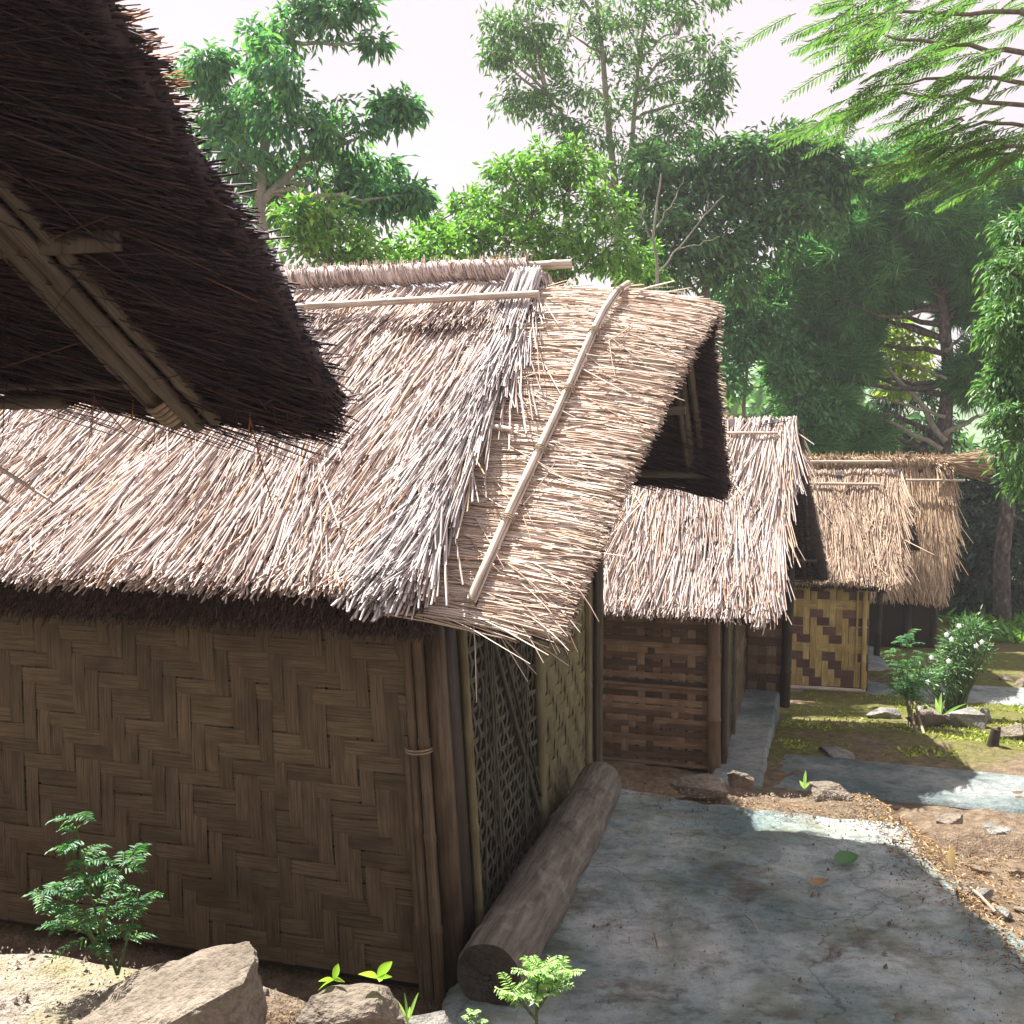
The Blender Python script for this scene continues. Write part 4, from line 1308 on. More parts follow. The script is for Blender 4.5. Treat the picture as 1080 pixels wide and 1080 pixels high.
def tree(name, label, Y, base, trunks, blobs, leaf, mat, bark, r0=.12, group=None, clumps=12, per=34, rc=.20, hang=.5, depth=1.0, shell=.6, kind='leaf', limb=True, cat='tree', flat=.8):
    """trunks: lists of pixel points; blobs: (px,py,r_px[,dY]) in the photo frame, standing Y metres ahead"""
    b = P(*base, Y) if len(base) == 2 else np.array(base)
    b[2] = float(ground_z(b[0], b[1])) - .05
    root = empty(name, b, 0, label, cat, group)
    tm = MB()
    tpts = []
    for k, tr in enumerate(trunks):
        pts = np.array([P(q[0], q[1], Y + (q[2] if len(q) > 2 else 0)) for q in tr])
        if k == 0: pts = np.concatenate([b[None], pts])
        n = max(8, len(pts) * 5)
        s = np.linspace(0, len(pts) - 1, n)
        pts = np.stack([np.interp(s, np.arange(len(pts)), pts[:, c]) for c in range(3)], -1)
        pts[:, :2] += .02 * np.stack([np.sin(pts[:, 2] * 2.1 + k), np.cos(pts[:, 2] * 1.7)], -1)
        rk = r0 * (1 if k == 0 else .6)
        tube(tm, pts - b, rk * (1 - .78 * np.linspace(0, 1, n)), 9)
        tpts.append(pts)
    tm.build('trunk', M[bark], root, smooth=True)
    tp = np.concatenate(tpts)
    lm, bm_ = MB(), MB()
    P_, D_, U_, L_, W_ = [], [], [], [], []
    for q in blobs:
        px, py, rp = q[:3]
        c = P(px, py, Y + (q[3] if len(q) > 3 else rng.normal(0, .35) * depth))
        r = rp / F * Y
        if limb:
            cand = tp[tp[:, 2] < c[2] + .1]
            if len(cand) == 0: cand = tp[:1]
            j = np.argmin(np.linalg.norm((cand - c) * [1, 1, .7], axis=1) + .4 * np.abs(cand[:, 2] - (c[2] - r)))
            ln = np.linalg.norm(cand[j] - c)
            cv = curve(cand[j], c, 7, .12 * r + rng.normal(-.03, .10) * ln, rng.normal(0, .1) * ln)
            cv[1:-1] += rng.normal(0, .03 * ln, (5, 3)) * .5
            tube(bm_, cv - b, np.linspace(r0 * .32, .008, 7), 5, cap=False)
        nc = max(3, int(clumps * (q[4] if len(q) > 4 else 1)))
        dirs = nrm(rng.normal(0, 1, (nc, 3)))
        cc = c + dirs * (r * (rng.random((nc, 1)) ** (1 / 3 * shell + .1)) * [1, 1, flat])
        for e in cc:
            if limb:
                tube(bm_, curve(c + (e - c) * .1 + [0, 0, -.1 * r], e, 4, .05 * r) - b, np.linspace(.010, .004, 4), 4, cap=False)
            k = max(6, int(per * rng.uniform(.5, 1.4)))
            rr = rc * rng.uniform(.7, 1.25)
            pp = e + rng.normal(0, 1, (k, 3)) * [rr * .55, rr * .55, rr * .4]
            out = nrm(pp - c + rng.normal(0, .35 * r, (k, 3)))
            if kind == 'needle':
                dd = nrm(rng.normal(0, 1, (k, 3)) + [0, 0, .35] + out * .7)
                pp = e + dd * .02 + rng.normal(0, rr * .35, (k, 3))
                dd[:, 2] -= hang * rng.random(k)
            else:
                dd = out + rng.normal(0, .5, (k, 3))
                dd[:, 2] -= hang
            P_.append(pp); D_.append(dd)
            U_.append(nrm(rng.normal(0, .6, (k, 3)) + [0, 0, 1]))
            L_.append(leaf[0] * rng.uniform(.6, 1.25, k)); W_.append(leaf[1] * rng.uniform(.7, 1.2, k))
    leaf_tris(lm, np.concatenate(P_) - b, np.concatenate(D_), np.concatenate(U_), np.concatenate(L_), np.concatenate(W_))
    if limb: bm_.build('branches', M[bark], root, smooth=True)
    lm.build('crown', M[mat], root)
    return root


TG = 'trees behind the huts'
tree('broadleaf_tree', 'tall blue-green tree with drooping leaves above the overhanging gable, left of the open sky', 13, (292, 640),
     [[(285, 330), (276, 220), (282, 130), (305, 40), (320, -80)], [(276, 215), (320, 170), (390, 140)]],
     [(225, 80, 30), (262, 50, 30, .2, .6), (303, 75, 42), (345, 20, 24, 0, .7), (378, 5, 11, 0, .4), (310, 130, 44), (362, 140, 38), (408, 118, 26, 0, .8), (250, 165, 38), (268, 120, 32),
      (335, 185, 48), (395, 185, 24), (428, 205, 18, 0, .6), (285, 212, 36), (372, 205, 30), (215, 62, 18, 0, .5), (395, 45, 9, 0, .3), (330, -45, 36), (300, -70, 40), (235, 125, 26), (425, 112, 12, 0, .5), (300, 30, 25, 0, .6), (395, 215, 25, 0, .7), (440, 210, 12, 0, .5)],
     (.15, .05), 'leaf_teal', 'bark_pale', .10, TG, 15, 48, .16, .9)
tree('young_tree', 'light green young tree rising behind the main ridge, below the drooping blue-green tree', 11.5, (340, 640), [[(340, 330), (345, 240)]],
     [(318, 232, 24), (345, 222, 26), (352, 252, 34), (322, 262, 26), (378, 262, 22)], (.12, .045), 'leaf_bright', 'bark_mid', .04, TG, 12, 36, .14, .5)
tree('low_tree', 'low bright green tree under the gap of sky, behind the ridge roll', 15, (440, 640), [[(430, 330), (425, 290)]],
     [(400, 268, 26), (435, 272, 26), (468, 264, 26), (495, 250, 28), (380, 285, 22), (455, 232, 9, 0, .5), (470, 240, 12, 0, .5), (488, 212, 16, 0, .7)], (.14, .055), 'leaf_bright', 'bark_mid', .06, TG, 12, 34, .16, .5)
tree('slender_tree', 'tall slender tree with fine open foliage reaching the top of the view at the centre', 20, (655, 650),
     [[(652, 330), (650, 220), (642, 120), (630, 20), (625, -90)], [(652, 250), (668, 150), (672, 60), (690, -30)], [(648, 200), (610, 140), (575, 100)]],
     [(530, 40, 26), (560, 65, 32), (548, 100, 22, 0, .7), (598, 35, 44), (560, 20, 32), (660, 25, 45), (715, 35, 42), (745, 60, 25), (748, 105, 20, 0, .7), (722, 125, 32), (575, 115, 24, 0, .8), (620, 95, 34, 0, .8), (690, 95, 40),
      (640, 135, 34, 0, .9), (603, 140, 20, 0, .7), (700, 150, 22, 0, .8), (650, -40, 70), (570, -30, 50), (720, -20, 50), (640, 60, 30, 0, .7), (665, 165, 26, 0, .7), (755, 85, 14, 0, .4), (515, 60, 12, 0, .4)],
     (.165, .052), 'leaf_mid', 'bark_pale', .11, TG, 15, 36, .22, .8)
tree('bushy_tree', 'bright yellow-green bushy tree behind the ridge end at the centre', 14.5, (590, 650), [[(588, 330), (600, 230)], [(590, 300), (545, 230)]],
     [(515, 222, 28), (545, 190, 28), (572, 172, 26), (600, 200, 34), (560, 225, 36), (600, 245, 38), (540, 258, 34), (505, 255, 24), (632, 225, 30), (640, 262, 34), (590, 275, 30), (665, 280, 34), (610, 170, 24, 0, .8)],
     (.115, .046), 'leaf_bright', 'bark_mid', .07, TG, 18, 46, .16, .6)
tree('dense_tree', 'dark green dense tree right of the slender tree, its top against the sky', 18.5, (745, 650), [[(742, 330), (752, 250), (790, 190)], [(745, 300), (710, 220)], [(752, 280), (830, 200)]],
     [(690, 215, 30), (712, 245, 40), (745, 205, 32), (742, 260, 40), (785, 205, 36), (805, 245, 42), (830, 185, 34), (862, 175, 28), (850, 218, 36), (885, 185, 20, 0, .8), (905, 175, 12, 0, .5), (800, 165, 22), (830, 152, 20, 0, .7), (775, 285, 36), (700, 285, 32), (735, 178, 22, 0, .7), (875, 215, 20), (760, 165, 14, 0, .5), (680, 180, 22)],
     (.18, .068), 'leaf_dark', 'bark_mid', .11, TG, 22, 46, .26, .6)
# bare pale sapling
b = P(690, 650, 13); b[2] = float(ground_z(b[0], b[1])) - .05
sap = empty('bare_sapling', b, 0, 'pale bare branching sapling in front of the dark dense tree', 'tree')
m = MB()
for seq, r in (([(690, 640), (692, 295), (690, 230), (697, 185)], .028), ([(692, 290), (715, 262), (745, 225), (762, 205)], .014), ([(691, 262), (676, 225), (668, 205)], .012), ([(715, 262), (738, 258), (760, 248)], .010), ([(691, 240), (712, 210), (722, 185)], .010), ([(676, 225), (680, 200)], .008), ([(745, 225), (748, 205)], .007)):
    pts = np.array([P(x, y, 13) for x, y in seq])
    s = np.linspace(0, len(pts) - 1, 12)
    pts = np.stack([np.interp(s, np.arange(len(pts)), pts[:, c]) for c in range(3)], -1) + rng.normal(0, .012, (12, 3))
    tube(m, pts - b, np.linspace(r, r * .35, 12), 6)
m.build('trunk', M['bark_pale'], sap, smooth=True)
tree('teal_bush', 'teal-green bushy tree just right of the combed gable, behind the middle hut', 21, (785, 650), [[(785, 420), (790, 360)]],
     [(772, 325, 28), (785, 355, 28), (770, 385, 22), (830, 395, 18), (800, 335, 26), (760, 350, 30), (775, 300, 26), (820, 350, 30), (845, 425, 24), (760, 405, 22), (870, 445, 22)], (.17, .065), 'leaf_teal2', 'bark_mid', .06, TG, 20, 40, .22, .5)
# pine
pine = tree('pine_tree', 'large long-needled pine with bare lower limbs, behind the golden shelter', 21.5, (985, 672),
     [[(990, 560), (996, 470), (1000, 390), (992, 300), (985, 215), (980, 160)]],
     [(930, 190, 34), (965, 180, 34), (1000, 190, 36), (1035, 205, 34), (1065, 195, 28), (895, 225, 32), (935, 235, 40), (975, 230, 40), (1015, 240, 38), (1055, 240, 34), (870, 270, 34), (905, 275, 36), (950, 280, 38), (985, 275, 30), (1025, 280, 30), (845, 305, 32), (885, 315, 38), (820, 315, 22), 

      (820, 345, 26), (855, 350, 36), (875, 385, 32), (840, 385, 26), (1040, 320, 26), (865, 435, 30), (925, 312, 28), (905, 340, 24), (910, 465, 26), (1015, 315, 26), (895, 385, 22), (850, 300, 26), (850, 465, 28), (1030, 400, 26), (1050, 380, 30)],
     (.42, .0125), 'needle', 'bark_dark', .21, TG, 26, 130, .17, .6, kind='needle', depth=1.5)
m = MB()
for seq, r in (([(996, 465), (965, 420), (925, 372), (880, 345)], .05), ([(994, 475), (940, 445), (880, 430)], .045), ([(997, 455), (1035, 440), (1070, 415)], .045), ([(996, 440), (950, 425), (905, 415)], .03), ([(998, 400), (965, 385), (920, 375)], .03), ([(998, 370), (1030, 340)], .035)):
    pts = np.array([P(x, y, 21.1 + .4 * i) for i, (x, y) in enumerate(seq)])
    s = np.linspace(0, len(pts) - 1, 14)
    pts = np.stack([np.interp(s, np.arange(len(pts)), pts[:, c]) for c in range(3)], -1) + rng.normal(0, .02, (14, 3))
    tube(m, pts - np.array(pine.location), np.linspace(r * 1.3, r * .4, 14), 7)
m.build('bare_branches', M['bark_pale'], pine, smooth=True)
tree('yellow_tree', 'small yellow-leaved tree glowing through the gap in the pine', 23, (950, 640), [[(950, 450), (950, 400)]],
     [(940, 345, 18), (962, 360, 18), (945, 380, 18), (970, 385, 16), (930, 365, 14), (955, 400, 16)], (.2, .09), 'leaf_yellow', 'bark_mid', .06, TG, 10, 26, .24, .4)
# leafy tree cut by the right border
tree('leafy_tree', 'tree of dense narrow leaves cut by the right border of the view, beside the pine', 11.5, (1108, 640), [[(1105, 520), (1100, 400), (1095, 260)]],
     [(1078, 250, 26), (1066, 285, 24), (1085, 310, 34), (1062, 345, 24), (1080, 375, 34), (1060, 410, 22), (1070, 440, 28), (1085, 470, 34), (1062, 395, 16), (1095, 430, 34), (1100, 350, 34), (1072, 320, 24), (1088, 505, 18), (1100, 270, 30)],
     (.11, .032), 'leaf_mid', 'bark_mid', .08, TG, 19, 50, .13, .9)
# understory behind the far huts
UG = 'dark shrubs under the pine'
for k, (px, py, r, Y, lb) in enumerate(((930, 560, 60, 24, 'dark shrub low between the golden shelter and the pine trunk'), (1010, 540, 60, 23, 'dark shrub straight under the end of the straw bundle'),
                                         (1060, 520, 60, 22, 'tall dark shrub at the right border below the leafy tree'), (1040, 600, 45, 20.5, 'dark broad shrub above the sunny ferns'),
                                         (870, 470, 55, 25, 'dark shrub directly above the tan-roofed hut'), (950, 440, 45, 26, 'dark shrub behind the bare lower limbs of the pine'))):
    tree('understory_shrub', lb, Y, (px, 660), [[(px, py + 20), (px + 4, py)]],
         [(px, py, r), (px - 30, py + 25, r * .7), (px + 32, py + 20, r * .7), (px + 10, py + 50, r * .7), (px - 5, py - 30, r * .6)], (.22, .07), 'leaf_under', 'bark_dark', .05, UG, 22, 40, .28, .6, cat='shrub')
b = P(1058, 640, 19.5); b[2] = float(ground_z(b[0], b[1])) - .05
tk = empty('dark_tree', b, 0, 'dark bare trunk standing in the shade at the right border', 'tree')
m = MB(); pts = np.array([b - b, P(1056, 590, 19.5) - b, P(1062, 540, 19.5) - b, P(1066, 440, 19.5) - b, P(1072, 330, 19.5) - b]); tube(m, pts, [.17, .15, .14, .12, .08], 9); tube(m, [pts[2], P(1085, 552, 19.3) - b], [.04, .02], 6)
m.build('trunk', M['bark_dark'], tk, smooth=True)
# wood closing the view behind everything
m = MB()
n = 30000
th_ = rng.uniform(R(-62), R(62), n)
dist = rng.uniform(34, 52, n)
hx_, hy_ = dist * np.sin(th_), dist * np.cos(th_)
gz = ground_z(hx_, hy_)
top = 4.6 + 1.6 * np.sin(th_ * 9) + 1.0 * np.sin(th_ * 23 + 1) + .6 * np.sin(th_ * 51)
pos = np.stack([hx_, hy_, gz + top * rng.random(n) ** .7], -1)
dd = rng.normal(0, 1, (n, 3)); dd[:, 2] -= .5
leaf_tris(m, pos, dd, nrm(rng.normal(0, .7, (n, 3)) + [0, -.4, 1]), rng.uniform(.4, .9, n), rng.uniform(.25, .5, n))
tag(m.build('forest', M['leaf_mid']), 'distant wooded edge closing the view behind the huts', 'forest', None, 'stuff')

# feathery tree: trunk stands outside the view on the right, limbs reach in
fb = np.array([6.6, 8.5, 0.0]); fb[2] = float(ground_z(fb[0], fb[1])) - .05
ft = empty('feathery_tree', fb, 0, 'feathery-leaved branches reaching into the sky from the top right corner', 'tree')
m = MB()
tube(m, np.array([(0, 0, 0), (.1, .1, 2), (0, .2, 4), (-.3, .2, 5.5), (-.6, .1, 7.5)]), [.16, .14, .12, .10, .05], 9)
m.build('trunk', M['bark_mid'], ft, smooth=True)
bm_, lm = MB(), MB()
PP, DD, UU, LL_, WW = [], [], [], [], []


def spray(o, d, L, n=15, w=.10):
    d = nrm(d)
    s = nrm(np.cross(d, [0, 0.25, 1.0]))
    t = np.linspace(.08, 1, n)
    cv = o + d * (L * t)[:, None] + np.array([0, 0, -.16]) * (L * t ** 2)[:, None]
    tube(bm_, np.concatenate([o[None], cv[::3]]) - fb, .004, 4, cap=False)
    for sg in (-1, 1):
        k = w * (np.sin(t * 2.6 + .3) * .8 + .3)
        PP.append(cv); DD.append(s * sg + d * .65 + rng.normal(0, .08, (n, 3)) + [0, 0, -.25]); UU.append(np.tile([0, 0, 1.0], (n, 1)) + rng.normal(0, .2, (n, 3)))
        LL_.append(np.maximum(k, .03)); WW.append(np.full(n, .020))


limbs = [([(1250, 60), (1100, 20), (960, 12), (880, 18)], 30), ([(1250, 60), (1080, 55), (980, 45), (900, 42)], 28), ([(1250, 120), (1120, 90), (1000, 80), (920, 92)], 22), ([(1250, 120), (1080, 110), (960, 100), (885, 118)], 30),
         ([(1250, 190), (1120, 160), (1030, 150), (970, 160)], 30), ([(1250, 190), (1120, 140), (1040, 128), (990, 140)], 28), ([(1250, 0), (1120, -20), (1000, -10), (920, 5)], 40), ([(1240, 10), (1120, 5), (1040, 15), (1000, 30)], 30), ([(1250, 200), (1120, 175), (1060, 160), (1000, 175)], 28)]
for seq, ns in limbs:
    Y0 = 8.3 + rng.normal(0, .4)
    pts = np.array([P(x, y, Y0) for x, y in seq])
    pts[0] = fb + np.array([-.3, .2, 5.3 + rng.normal(0, .3)])
    s = np.linspace(0, 3, 14)
    pts = np.stack([np.interp(s, np.arange(4), pts[:, c]) for c in range(3)], -1) + rng.normal(0, .02, (14, 3))
    tube(bm_, pts - fb, np.linspace(.03, .006, 14), 5, cap=False)
    for k in range(ns):
        f = rng.uniform(4.5, 13)
        o = np.array([np.interp(f, np.arange(14), pts[:, c]) for c in range(3)])
        o2 = o + np.array([rng.normal(-.05, .12), rng.normal(0, .3), rng.normal(0, .07)])
        spray(o2, np.array([-1 + rng.normal(0, .3), rng.normal(0, .7), -.28 + rng.normal(0, .16)]), rng.uniform(.28, .55))
leaf_tris(lm, np.concatenate(PP) - fb, np.concatenate(DD), np.concatenate(UU), np.concatenate(LL_), np.concatenate(WW), .1)
bm_.build('branches', M['bark_mid'], ft, smooth=True)
lm.build('fronds', M['feather'], ft)


def pinnate_plant(name, label, base, stems, mat, leaf=(.035, .010), nl=9, cat='plant', flowers=0, group=None, fr=(.07, .13), droop=.3):
    """stems: list of polyline offsets; fronds of paired leaflets along them"""
    root = empty(name, base, 0, label, cat, group)
    sm, lm = MB(), MB()
    A, D, U, L, W = [], [], [], [], []
    for pts, nf in stems:
        pts = np.array(pts, float)
        s = np.linspace(0, len(pts) - 1, 14)
        pts = np.stack([np.interp(s, np.arange(len(pts)), pts[:, c]) for c in range(3)], -1)
        tube(sm, pts, np.linspace(.006, .0025, 14), 6)
        for k in range(nf):
            f = rng.uniform(.25, 1) ** .8
            o = np.array([np.interp(f * 13, np.arange(14), pts[:, c]) for c in range(3)])
            az = k * 2.4 + rng.normal(0, .3)
            d = np.array([math.cos(az), math.sin(az), rng.uniform(.1, .6) + f * .3])
            Lf = rng.uniform(*fr) * (1.15 - .45 * f)
            t = np.linspace(.12, 1, nl)
            cv = o + nrm(d) * (Lf * t)[:, None] + np.array([0, 0, -droop]) * (Lf * t ** 2)[:, None]
            tube(sm, np.concatenate([o[None], cv[::2]]), .0013, 4, cap=False)
            sd = nrm(np.cross(d, [0, 0, 1.0]))
            for sg in (-1, 1):
                A.append(cv); D.append(sd * sg + nrm(d) * .6 + np.array([0, 0, -.35]) + rng.normal(0, .1, (nl, 3)))
                U.append(np.tile([0, 0, 1.0], (nl, 1)) + rng.normal(0, .25, (nl, 3)))
                L.append(leaf[0] * (1.1 - .5 * t) * rng.uniform(.8, 1.2, nl)); W.append(np.full(nl, leaf[1]))
    sm.build('stem', M['stem'], root, smooth=True)
    leaf_tris(lm, np.concatenate(A), np.concatenate(D), np.concatenate(U), np.concatenate(L), np.concatenate(W))
    lm.build('foliage', M[mat], root)
    return root


bp = P(124, 1028, 3.27)
pinnate_plant('young_shrub', 'young dark green shrub with drooping paired leaflets on the sandy bank at lower left', bp,
              [([(0, 0, 0), (-.05, 0, .16), (-.10, 0, .34), (-.13, .01, .54)], 26), ([(-.02, 0, .05), (-.12, -.03, .22), (-.24, -.04, .31)], 11), ([(-.05, 0, .16), (.0, .02, .32), (.05, .02, .40)], 11), ([(0, 0, .0), (.03, .03, .13), (.07, .02, .25)], 11), ([(-.03, 0, .02), (-.09, 0, .14), (-.17, -.02, .18)], 9)],
              'shrub', (.040, .0085), 9, 'shrub', droop=.5, fr=(.08, .15))
bw = P(566, 1082, 3.12)
pinnate_plant('feathery_weed', 'bright feathery weed in front of the log end', bw,
              [([(0, 0, 0), (.0, 0, .1), (.01, 0, .19)], 22), ([(0, 0, .02), (-.05, -.02, .09), (-.08, -.02, .12)], 9), ([(0, 0, .05), (.05, .0, .13), (.08, .0, .18)], 11)], 'weed', (.032, .0070), 10, 'weed', fr=(.07, .12), droop=.15)
bw = P(493, 1085, 3.1)
pinnate_plant('small_weed', 'tiny pale weed between the last rocks and the corner stakes', bw, [([(0, 0, 0), (.0, 0, .03), (.02, 0, .055)], 6), ([(0, 0, 0), (.04, 0, .02)], 4)], 'weed', (.014, .006), 6, 'weed', fr=(.03, .05))


def blades(name, label, base, specs, mat, cat='plant', group=None, w=.03):
    """broad single leaves: (direction, length, width)"""
    root = empty(name, base, 0, label, cat, group)
    m = MB()
    for d, L, wd in specs:
        d = nrm(np.array(d, float)); s = nrm(np.cross(d, [.2, .9, .3])); n = np.cross(s, d)
        t = np.linspace(0, 1, 8)
        wv = wd * np.sin(np.clip(t * 1.0, 0, 1) ** .8 * math.pi) * .5 + .0008
        c = d * (L * t)[:, None] + np.array([0, 0, -.25 * L]) * (t ** 2)[:, None]
        V = np.stack([c - s * wv[:, None] + n * wv[:, None] * .3, c, c + s * wv[:, None] + n * wv[:, None] * .3], 1).reshape(-1, 3)
        i = np.arange(7)[:, None] * 3
        m.add(V, np.concatenate([i + [0, 1, 4, 3], i + [1, 2, 5, 4]], 0))
    m.build('foliage', M[mat], root, smooth=True)
    return root


blades('sprout', 'bright two-leaved sprout on the right end of the low weathered rock', P(398, 1032, 3.12), [((.45, -.1, .8), .10, .03), ((-.55, -.1, .35), .07, .032), ((.1, -.4, .25), .06, .028), ((.8, 0, .3), .05, .02)], 'sprout', 'sprout', 'sprouts on the rocks')
blades('sprout', 'small bright sprout on the left end of the low weathered rock', P(352, 1034, 3.15), [((.2, 0, 1), .075, .022), ((-.8, -.1, .2), .05, .02), ((.5, -.3, .25), .05, .02), ((-.4, -.4, .05), .06, .02)], 'sprout', 'sprout', 'sprouts on the rocks')
blades('grass_tuft', 'thin grass tuft between the low weathered rock and the smaller grey rock', P(430, 1080, 3.05), [((.25, 0, 1), .14, .008), ((-.3, 0, 1), .10, .007), ((.1, -.2, 1), .09, .007), ((-.1, .2, 1), .12, .007)], 'weed', 'grass')
blades('grass_tuft', 'single green grass shoot standing before the branch path', P(848, 832, 6.4), [((.05, 0, 1), .16, .02), ((-.4, 0, 1), .08, .02), ((.5, 0, .8), .08, .02)], 'weed', 'grass')


def bush(name, label, base, blobs, mat, leaf, per, cat='shrub', flowers=None, stems=True):
    root = empty(name, base, 0, label, cat)
    lm, sm = MB(), MB()
    for (c, r, n) in blobs:
        c = np.array(c, float)
        nt_ = 16
        tips = c + nrm(rng.normal(0, 1, (nt_, 3))) * r * rng.random((nt_, 1)) ** .4
        for e in tips:
            tube(sm, curve(np.array([rng.normal(0, .03), rng.normal(0, .03), 0]), e, 6, .03, rng.normal(0, .03)), np.linspace(.008, .003, 6), 5, cap=False)
            k = max(5, n // nt_)
            pp = e + rng.normal(0, .05, (k, 3)); d = nrm(pp - e + (e - c) * .4) + [0, 0, .15]
            leaf_tris(lm, pp, d, nrm(rng.normal(0, .5, (k, 3)) + [0, 0, 1]), leaf[0] * rng.uniform(.7, 1.2, k), leaf[1])
    sm.build('stem', M['stem'], root, smooth=True)
    lm.build('foliage', M[mat], root)
    if flowers:
        for f in flowers:
            fm = MB()
            az = np.arange(5) * 2 * math.pi / 5 + rng.random()
            dirs = np.stack([np.cos(az), -.55 + 0 * az, np.sin(az)], -1)
            leaf_tris(fm, np.tile(np.array(f), (5, 1)), dirs, np.tile([0, -1.0, .2], (5, 1)), .036, .03, .1)
            fm.build('flower', M['petal'], root)
    return root


bb = on_ground(1008, 745, 11.0)
wp = lambda px, py, Y=11.0: P(px, py, Y) - bb
bush('flowering_bush', 'leafy bush with small white flowers growing among the stones', bb,
     [(wp(1015, 680), .20, 420), (wp(1000, 705), .22, 420), (wp(1025, 665), .15, 300), (wp(975, 712), .15, 260), (wp(1032, 695), .13, 200)], 'bush', (.075, .022), 26,
     flowers=[wp(1011, 660, 10.75), wp(998, 669, 10.75), wp(1003, 674, 10.75), wp(1035, 677, 10.75), wp(1029, 681, 10.75), wp(982, 693, 10.75), wp(1000, 697, 10.7), wp(978, 719, 10.75)])
bc = on_ground(958, 775, 10.2)
root = pinnate_plant('feathery_plant', 'tall feathery green plant with bare brown lower stems, left of the white-flowered bush', bc,
              [([(0, 0, 0), (-.02, 0, .4), (-.04, 0, .95)], 30), ([(.03, 0, 0), (-.02, .05, .4), (-.12, .05, .8)], 22), ([(.02, 0, 0), (.05, .0, .4), (.16, .02, .75)], 22), ([(0, 0, .1), (-.06, .0, .4), (-.10, .0, .6)], 14)], 'shrub', (.06, .012), 10, 'plant', fr=(.16, .28), droop=.45)
blades('strap_plant', 'clump of long strap leaves at the foot of the white-flowered bush', on_ground(990, 758, 10.6, .02),
       [((-.2, -.2, 1), .36, .035), ((-.5, 0, .8), .30, .03), ((.05, 0, 1), .40, .035), ((.5, -.1, .55), .40, .03), ((.9, -.1, .4), .45, .03), ((.3, .2, 1), .3, .03), ((-.8, .1, .5), .28, .03)], 'weed', 'plant')
# dry stalks leaning out from the bed
for k, (seq, lb) in enumerate((([(958, 738, 10.4), (966, 772, 9.9), (985, 802, 9.3)], 'dry brown stalk bent forward over the moss'), ([(964, 740, 10.4), (978, 785, 9.6), (998, 804, 9.3)], 'longer pale dry stalk lying with its tip on the moss'))):
    pts = np.array([P(*q) for q in seq]); s = np.linspace(0, 2, 8)
    pts = np.stack([np.interp(s, np.arange(3), pts[:, c]) for c in range(3)], -1)
    m = MB(); tube(m, pts, np.linspace(.012, .02, 8), 6)
    tag(m.build('dry_stalk', M['twig'], None, smooth=True, loc=pts[-1]), lb, 'stalk', 'dry stalks on the moss')
# dark stump
sb = on_ground(1046, 800, 9.2)
m = MB(); tube(m, np.array([(0, 0, -.05), (.01, 0, .06), (.03, 0, .17)]), [.055, .05, .042], 9); tube(m, np.array([(.04, 0, .1), (.06, 0, .19)]), [.025, .015], 6)
tag(m.build('wood_stump', M['post_dark'], None, loc=(0, 0, 0)), 'short dark wooden stump standing on the yellow moss', 'stump').location = sb

# ---------------------------------------------------------------- ground cover
m = MB()
n = 16000
px = rng.uniform(2.3, 8.0, n); py = rng.uniform(8.9, 12.9, n)
keep = (np.array([mnoise.noise(Vector((a * 1.3, b_ * 1.3, 3))) for a, b_ in zip(px, py)]) > -.05)
lx = (px - HUT2[0]) * math.cos(A2) + (py - HUT2[1]) * math.sin(A2)
keep &= (lx > .42) & (px > 2.5) & ~((py > 7.0) & (py < 9.15) & (py < 9.15 - (px - 2.3) * .32))
px, py = px[keep], py[keep]; n = len(px)
d = np.stack([rng.normal(0, .6, n), rng.normal(0, .6, n), np.full(n, .45)], -1)
leaf_tris(m, np.stack([px, py, ground_z(px, py) - .02], -1), d, rng.normal(0, 1, (n, 3)), rng.uniform(.03, .07, n), rng.uniform(.02, .035, n))
tag(m.build('moss', M['moss']), 'yellow-green moss and low weeds between the paths', 'moss', None, 'stuff')
m = MB()
n = 900
px = rng.uniform(8.5, 11.5, n); py = rng.uniform(17.5, 20, n)
d = np.stack([rng.normal(0, .8, n), rng.normal(-.2, .8, n), np.full(n, .7)], -1)
leaf_tris(m, np.stack([px, py, ground_z(px, py)], -1), d, rng.normal(0, .4, (n, 3)) + [0, 0, 1], rng.uniform(.2, .45, n), rng.uniform(.06, .11, n))
tag(m.build('ferns', M['leaf_bright']), 'sunny ferns on the ground before the dark shrubs', 'ferns', None, 'stuff')
# leaf litter right of the concrete, on the bank and along the far edge
m = MB()
n = 9000
px = np.where(rng.random(n) < .25, 2.2 + rng.normal(0, .10, n), rng.uniform(2.12, 4.6, n)); py = rng.uniform(3.2, 7.0, n)
n2 = 1300
px = np.concatenate([px, rng.uniform(-.85, -.3, n2)]); py = np.concatenate([py, rng.uniform(2.75, 3.25, n2)])
n3 = 900
px = np.concatenate([px, rng.uniform(.7, 2.5, n3)]); py = np.concatenate([py, 6.35 - .3 * (px[-n3:] - .7) + rng.normal(0, .14, n3)])
n4 = 320
px = np.concatenate([px, rng.uniform(.4, 2.2, n4)]); py = np.concatenate([py, rng.uniform(4, 6.2, n4)])
N = len(px)
z = np.maximum(ground_z(px, py), np.where((px > .2) & (px < 2.2) & (py > 3.2) & (py < 6.55 - .42 * (px - .25)), .012, -9)) + .012
d = np.stack([rng.normal(0, 1, N), rng.normal(0, 1, N), rng.normal(0, .25, N)], -1)
small = np.concatenate([np.ones(n), np.full(n2, .5), np.full(n3, .8), np.full(n4, .55)])
leaf_tris(m, np.stack([px, py, z], -1), d, np.tile([0, 0, 1.0], (N, 1)) + rng.normal(0, .3, (N, 3)), rng.uniform(.02, .055, N) * small, rng.uniform(.004, .013, N) * small)
tag(m.build('leaf_litter', M['litter']), 'dry brown leaf litter scattered beside the concrete', 'leaf litter', None, 'stuff')


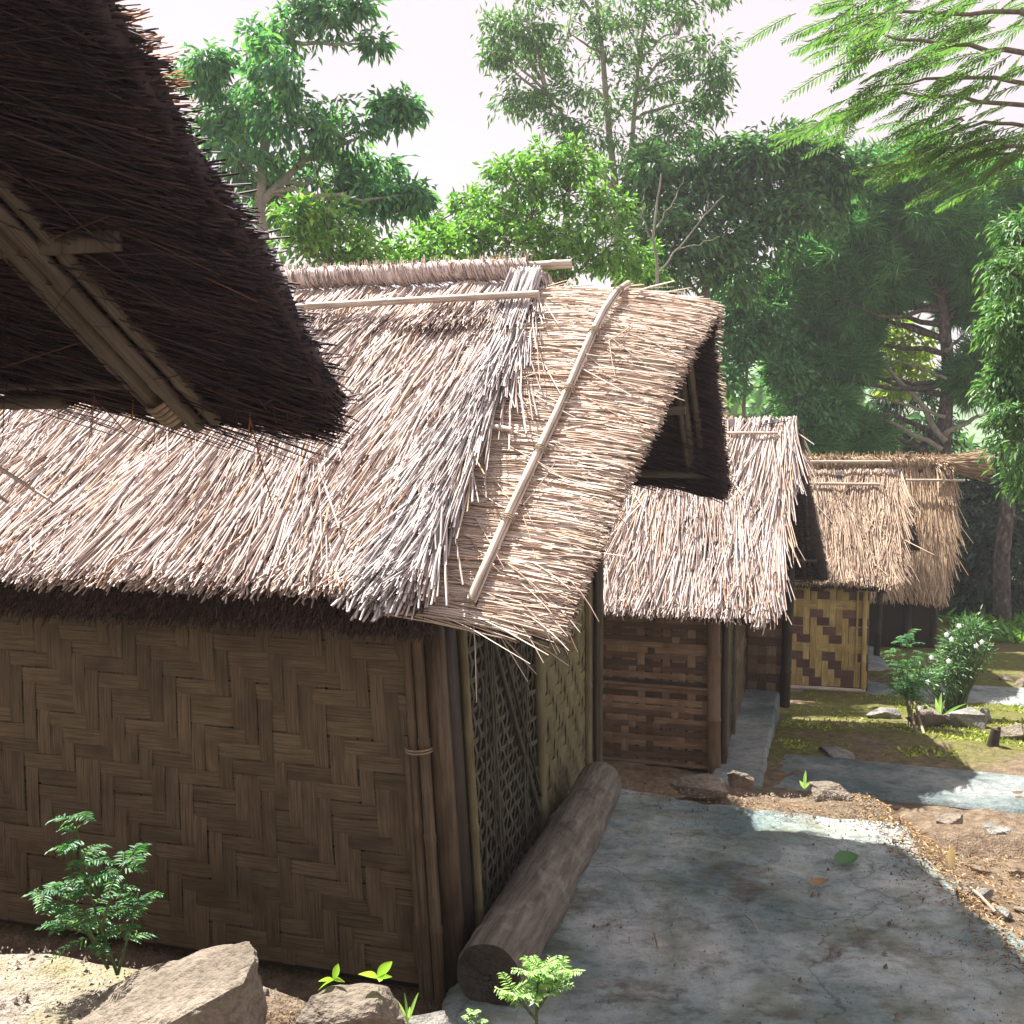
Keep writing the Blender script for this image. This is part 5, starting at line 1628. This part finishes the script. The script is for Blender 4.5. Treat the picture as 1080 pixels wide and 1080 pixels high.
# grit and crumbs of earth on the concrete and on the bank
m = MB()
n = 2600
e = rng.random(n)
px = np.where(e < .45, 2.2 - np.abs(rng.normal(0, .22, n)), rng.uniform(.2, 2.2, n)); py = np.where((e > .45) & (e < .75), 6.2 - np.abs(rng.normal(0, .3, n)), rng.uniform(3.3, 6.2, n))
zz = np.full(n, .004)
nb = 1100
px = np.concatenate([px, rng.uniform(-1.9, -.2, nb)]); py = np.concatenate([py, rng.uniform(2.6, 3.45, nb)]); zz = np.concatenate([zz, ground_z(px[-nb:], py[-nb:]) + .005])
n += nb
sz = rng.uniform(.002, .006, n) * np.where(rng.random(n) < .08, 2.6, 1)
tet = np.array([(1, 0, -.6), (-.5, .87, -.6), (-.5, -.87, -.6), (.1, 0, .9)])
V = np.stack([px, py, zz], -1)[:, None] + tet[None] * sz[:, None, None] * rng.uniform(.6, 1.3, (n, 4, 3))
b4 = np.arange(n)[:, None] * 4
m.add(V.reshape(-1, 3), f3=np.concatenate([b4 + q for q in ([0, 1, 3], [1, 2, 3], [2, 0, 3])]))
tag(m.build('gravel', M['rock']), 'fine grit scattered over the concrete and the sandy bank', 'gravel', None, 'stuff')


def flat_leaf(name, label, p, d, L, W, mat):
    # a curled blade: cupped across, bowed along
    m = MB(); d = nrm(np.array(d, float)); sd = nrm(np.cross(d, [0, -.25, 1.0])); up = np.cross(sd, d)
    t = np.linspace(0, 1, 10)[:, None]; q = np.linspace(-1, 1, 7)
    wv = W * .5 * np.sin(np.clip(t, .02, .985) ** .85 * math.pi) ** .8
    V = (d * (L * t) + up * (.35 * L * (t - .5) ** 2))[:, None] + sd * (wv * q)[..., None] + up * (wv * (q ** 2) * .55 + .06 * W * np.sin(q * 3 + t * 5))[..., None]
    i = (np.arange(9)[:, None] * 7 + np.arange(6)[None]).ravel()
    m.add(V.reshape(-1, 3), np.stack([i, i + 1, i + 8, i + 7], -1))
    tag(m.build(name, M[mat], smooth=True), label, 'leaf').location = p


def on_slab(px, py, z=.02):
    r = P(px, py, 1.0) - EYE
    k = (z - EYE[2]) / r[2]
    return EYE + r * k


flat_leaf('fallen_leaf', 'curled green leaf lying on the concrete', on_slab(880, 910), (1, .3, .05), .14, .10, 'leaf_dark')
flat_leaf('fallen_leaf', 'small dark dry leaf left of the curled green leaf', on_slab(852, 933), (1, .2, .05), .11, .05, 'litter')
flat_leaf('fallen_leaf', 'upright pale yellow bract in the litter right of the concrete', on_slab(1003, 915, -.05), (-.1, .1, 1), .12, .05, 'bract')
for (a, b_, r, lb) in (((1018, 932), (1050, 962), .008, 'thin pale stick beside the concrete edge'), ((786, 965), (800, 983), .004, 'short thin twig in the middle of the concrete'), ((690, 985), (694, 1000), .006, 'stub of straw on the dark stain near the log')):
    p0, p1 = on_slab(*a, .02 if r < .008 else -.06), on_slab(*b_, .02 if r < .008 else -.06)
    m = MB(); tube(m, [p0, (p0 + p1) / 2 + [0, 0, .01], p1], r, 6)
    tag(m.build('stick', M['twig'], None, loc=p0), lb, 'stick')

# ---------------------------------------------------------------- the bright hazy air
hz, t, out = new_mat('hazy_air')
pv = t.nodes.new('ShaderNodeVolumePrincipled')
pv.inputs['Color'].default_value = (.97, .985, 1, 1)
pv.inputs['Density'].default_value = .0014
pv.inputs['Anisotropy'].default_value = .25
t.links.new(pv.outputs[0], out.inputs['Volume'])
m = MB(); box(m, -170, 180, -170, 180, -9, 17.5)
tag(m.build('haze', hz), 'bright hazy air over the slope', 'haze', None, 'stuff')
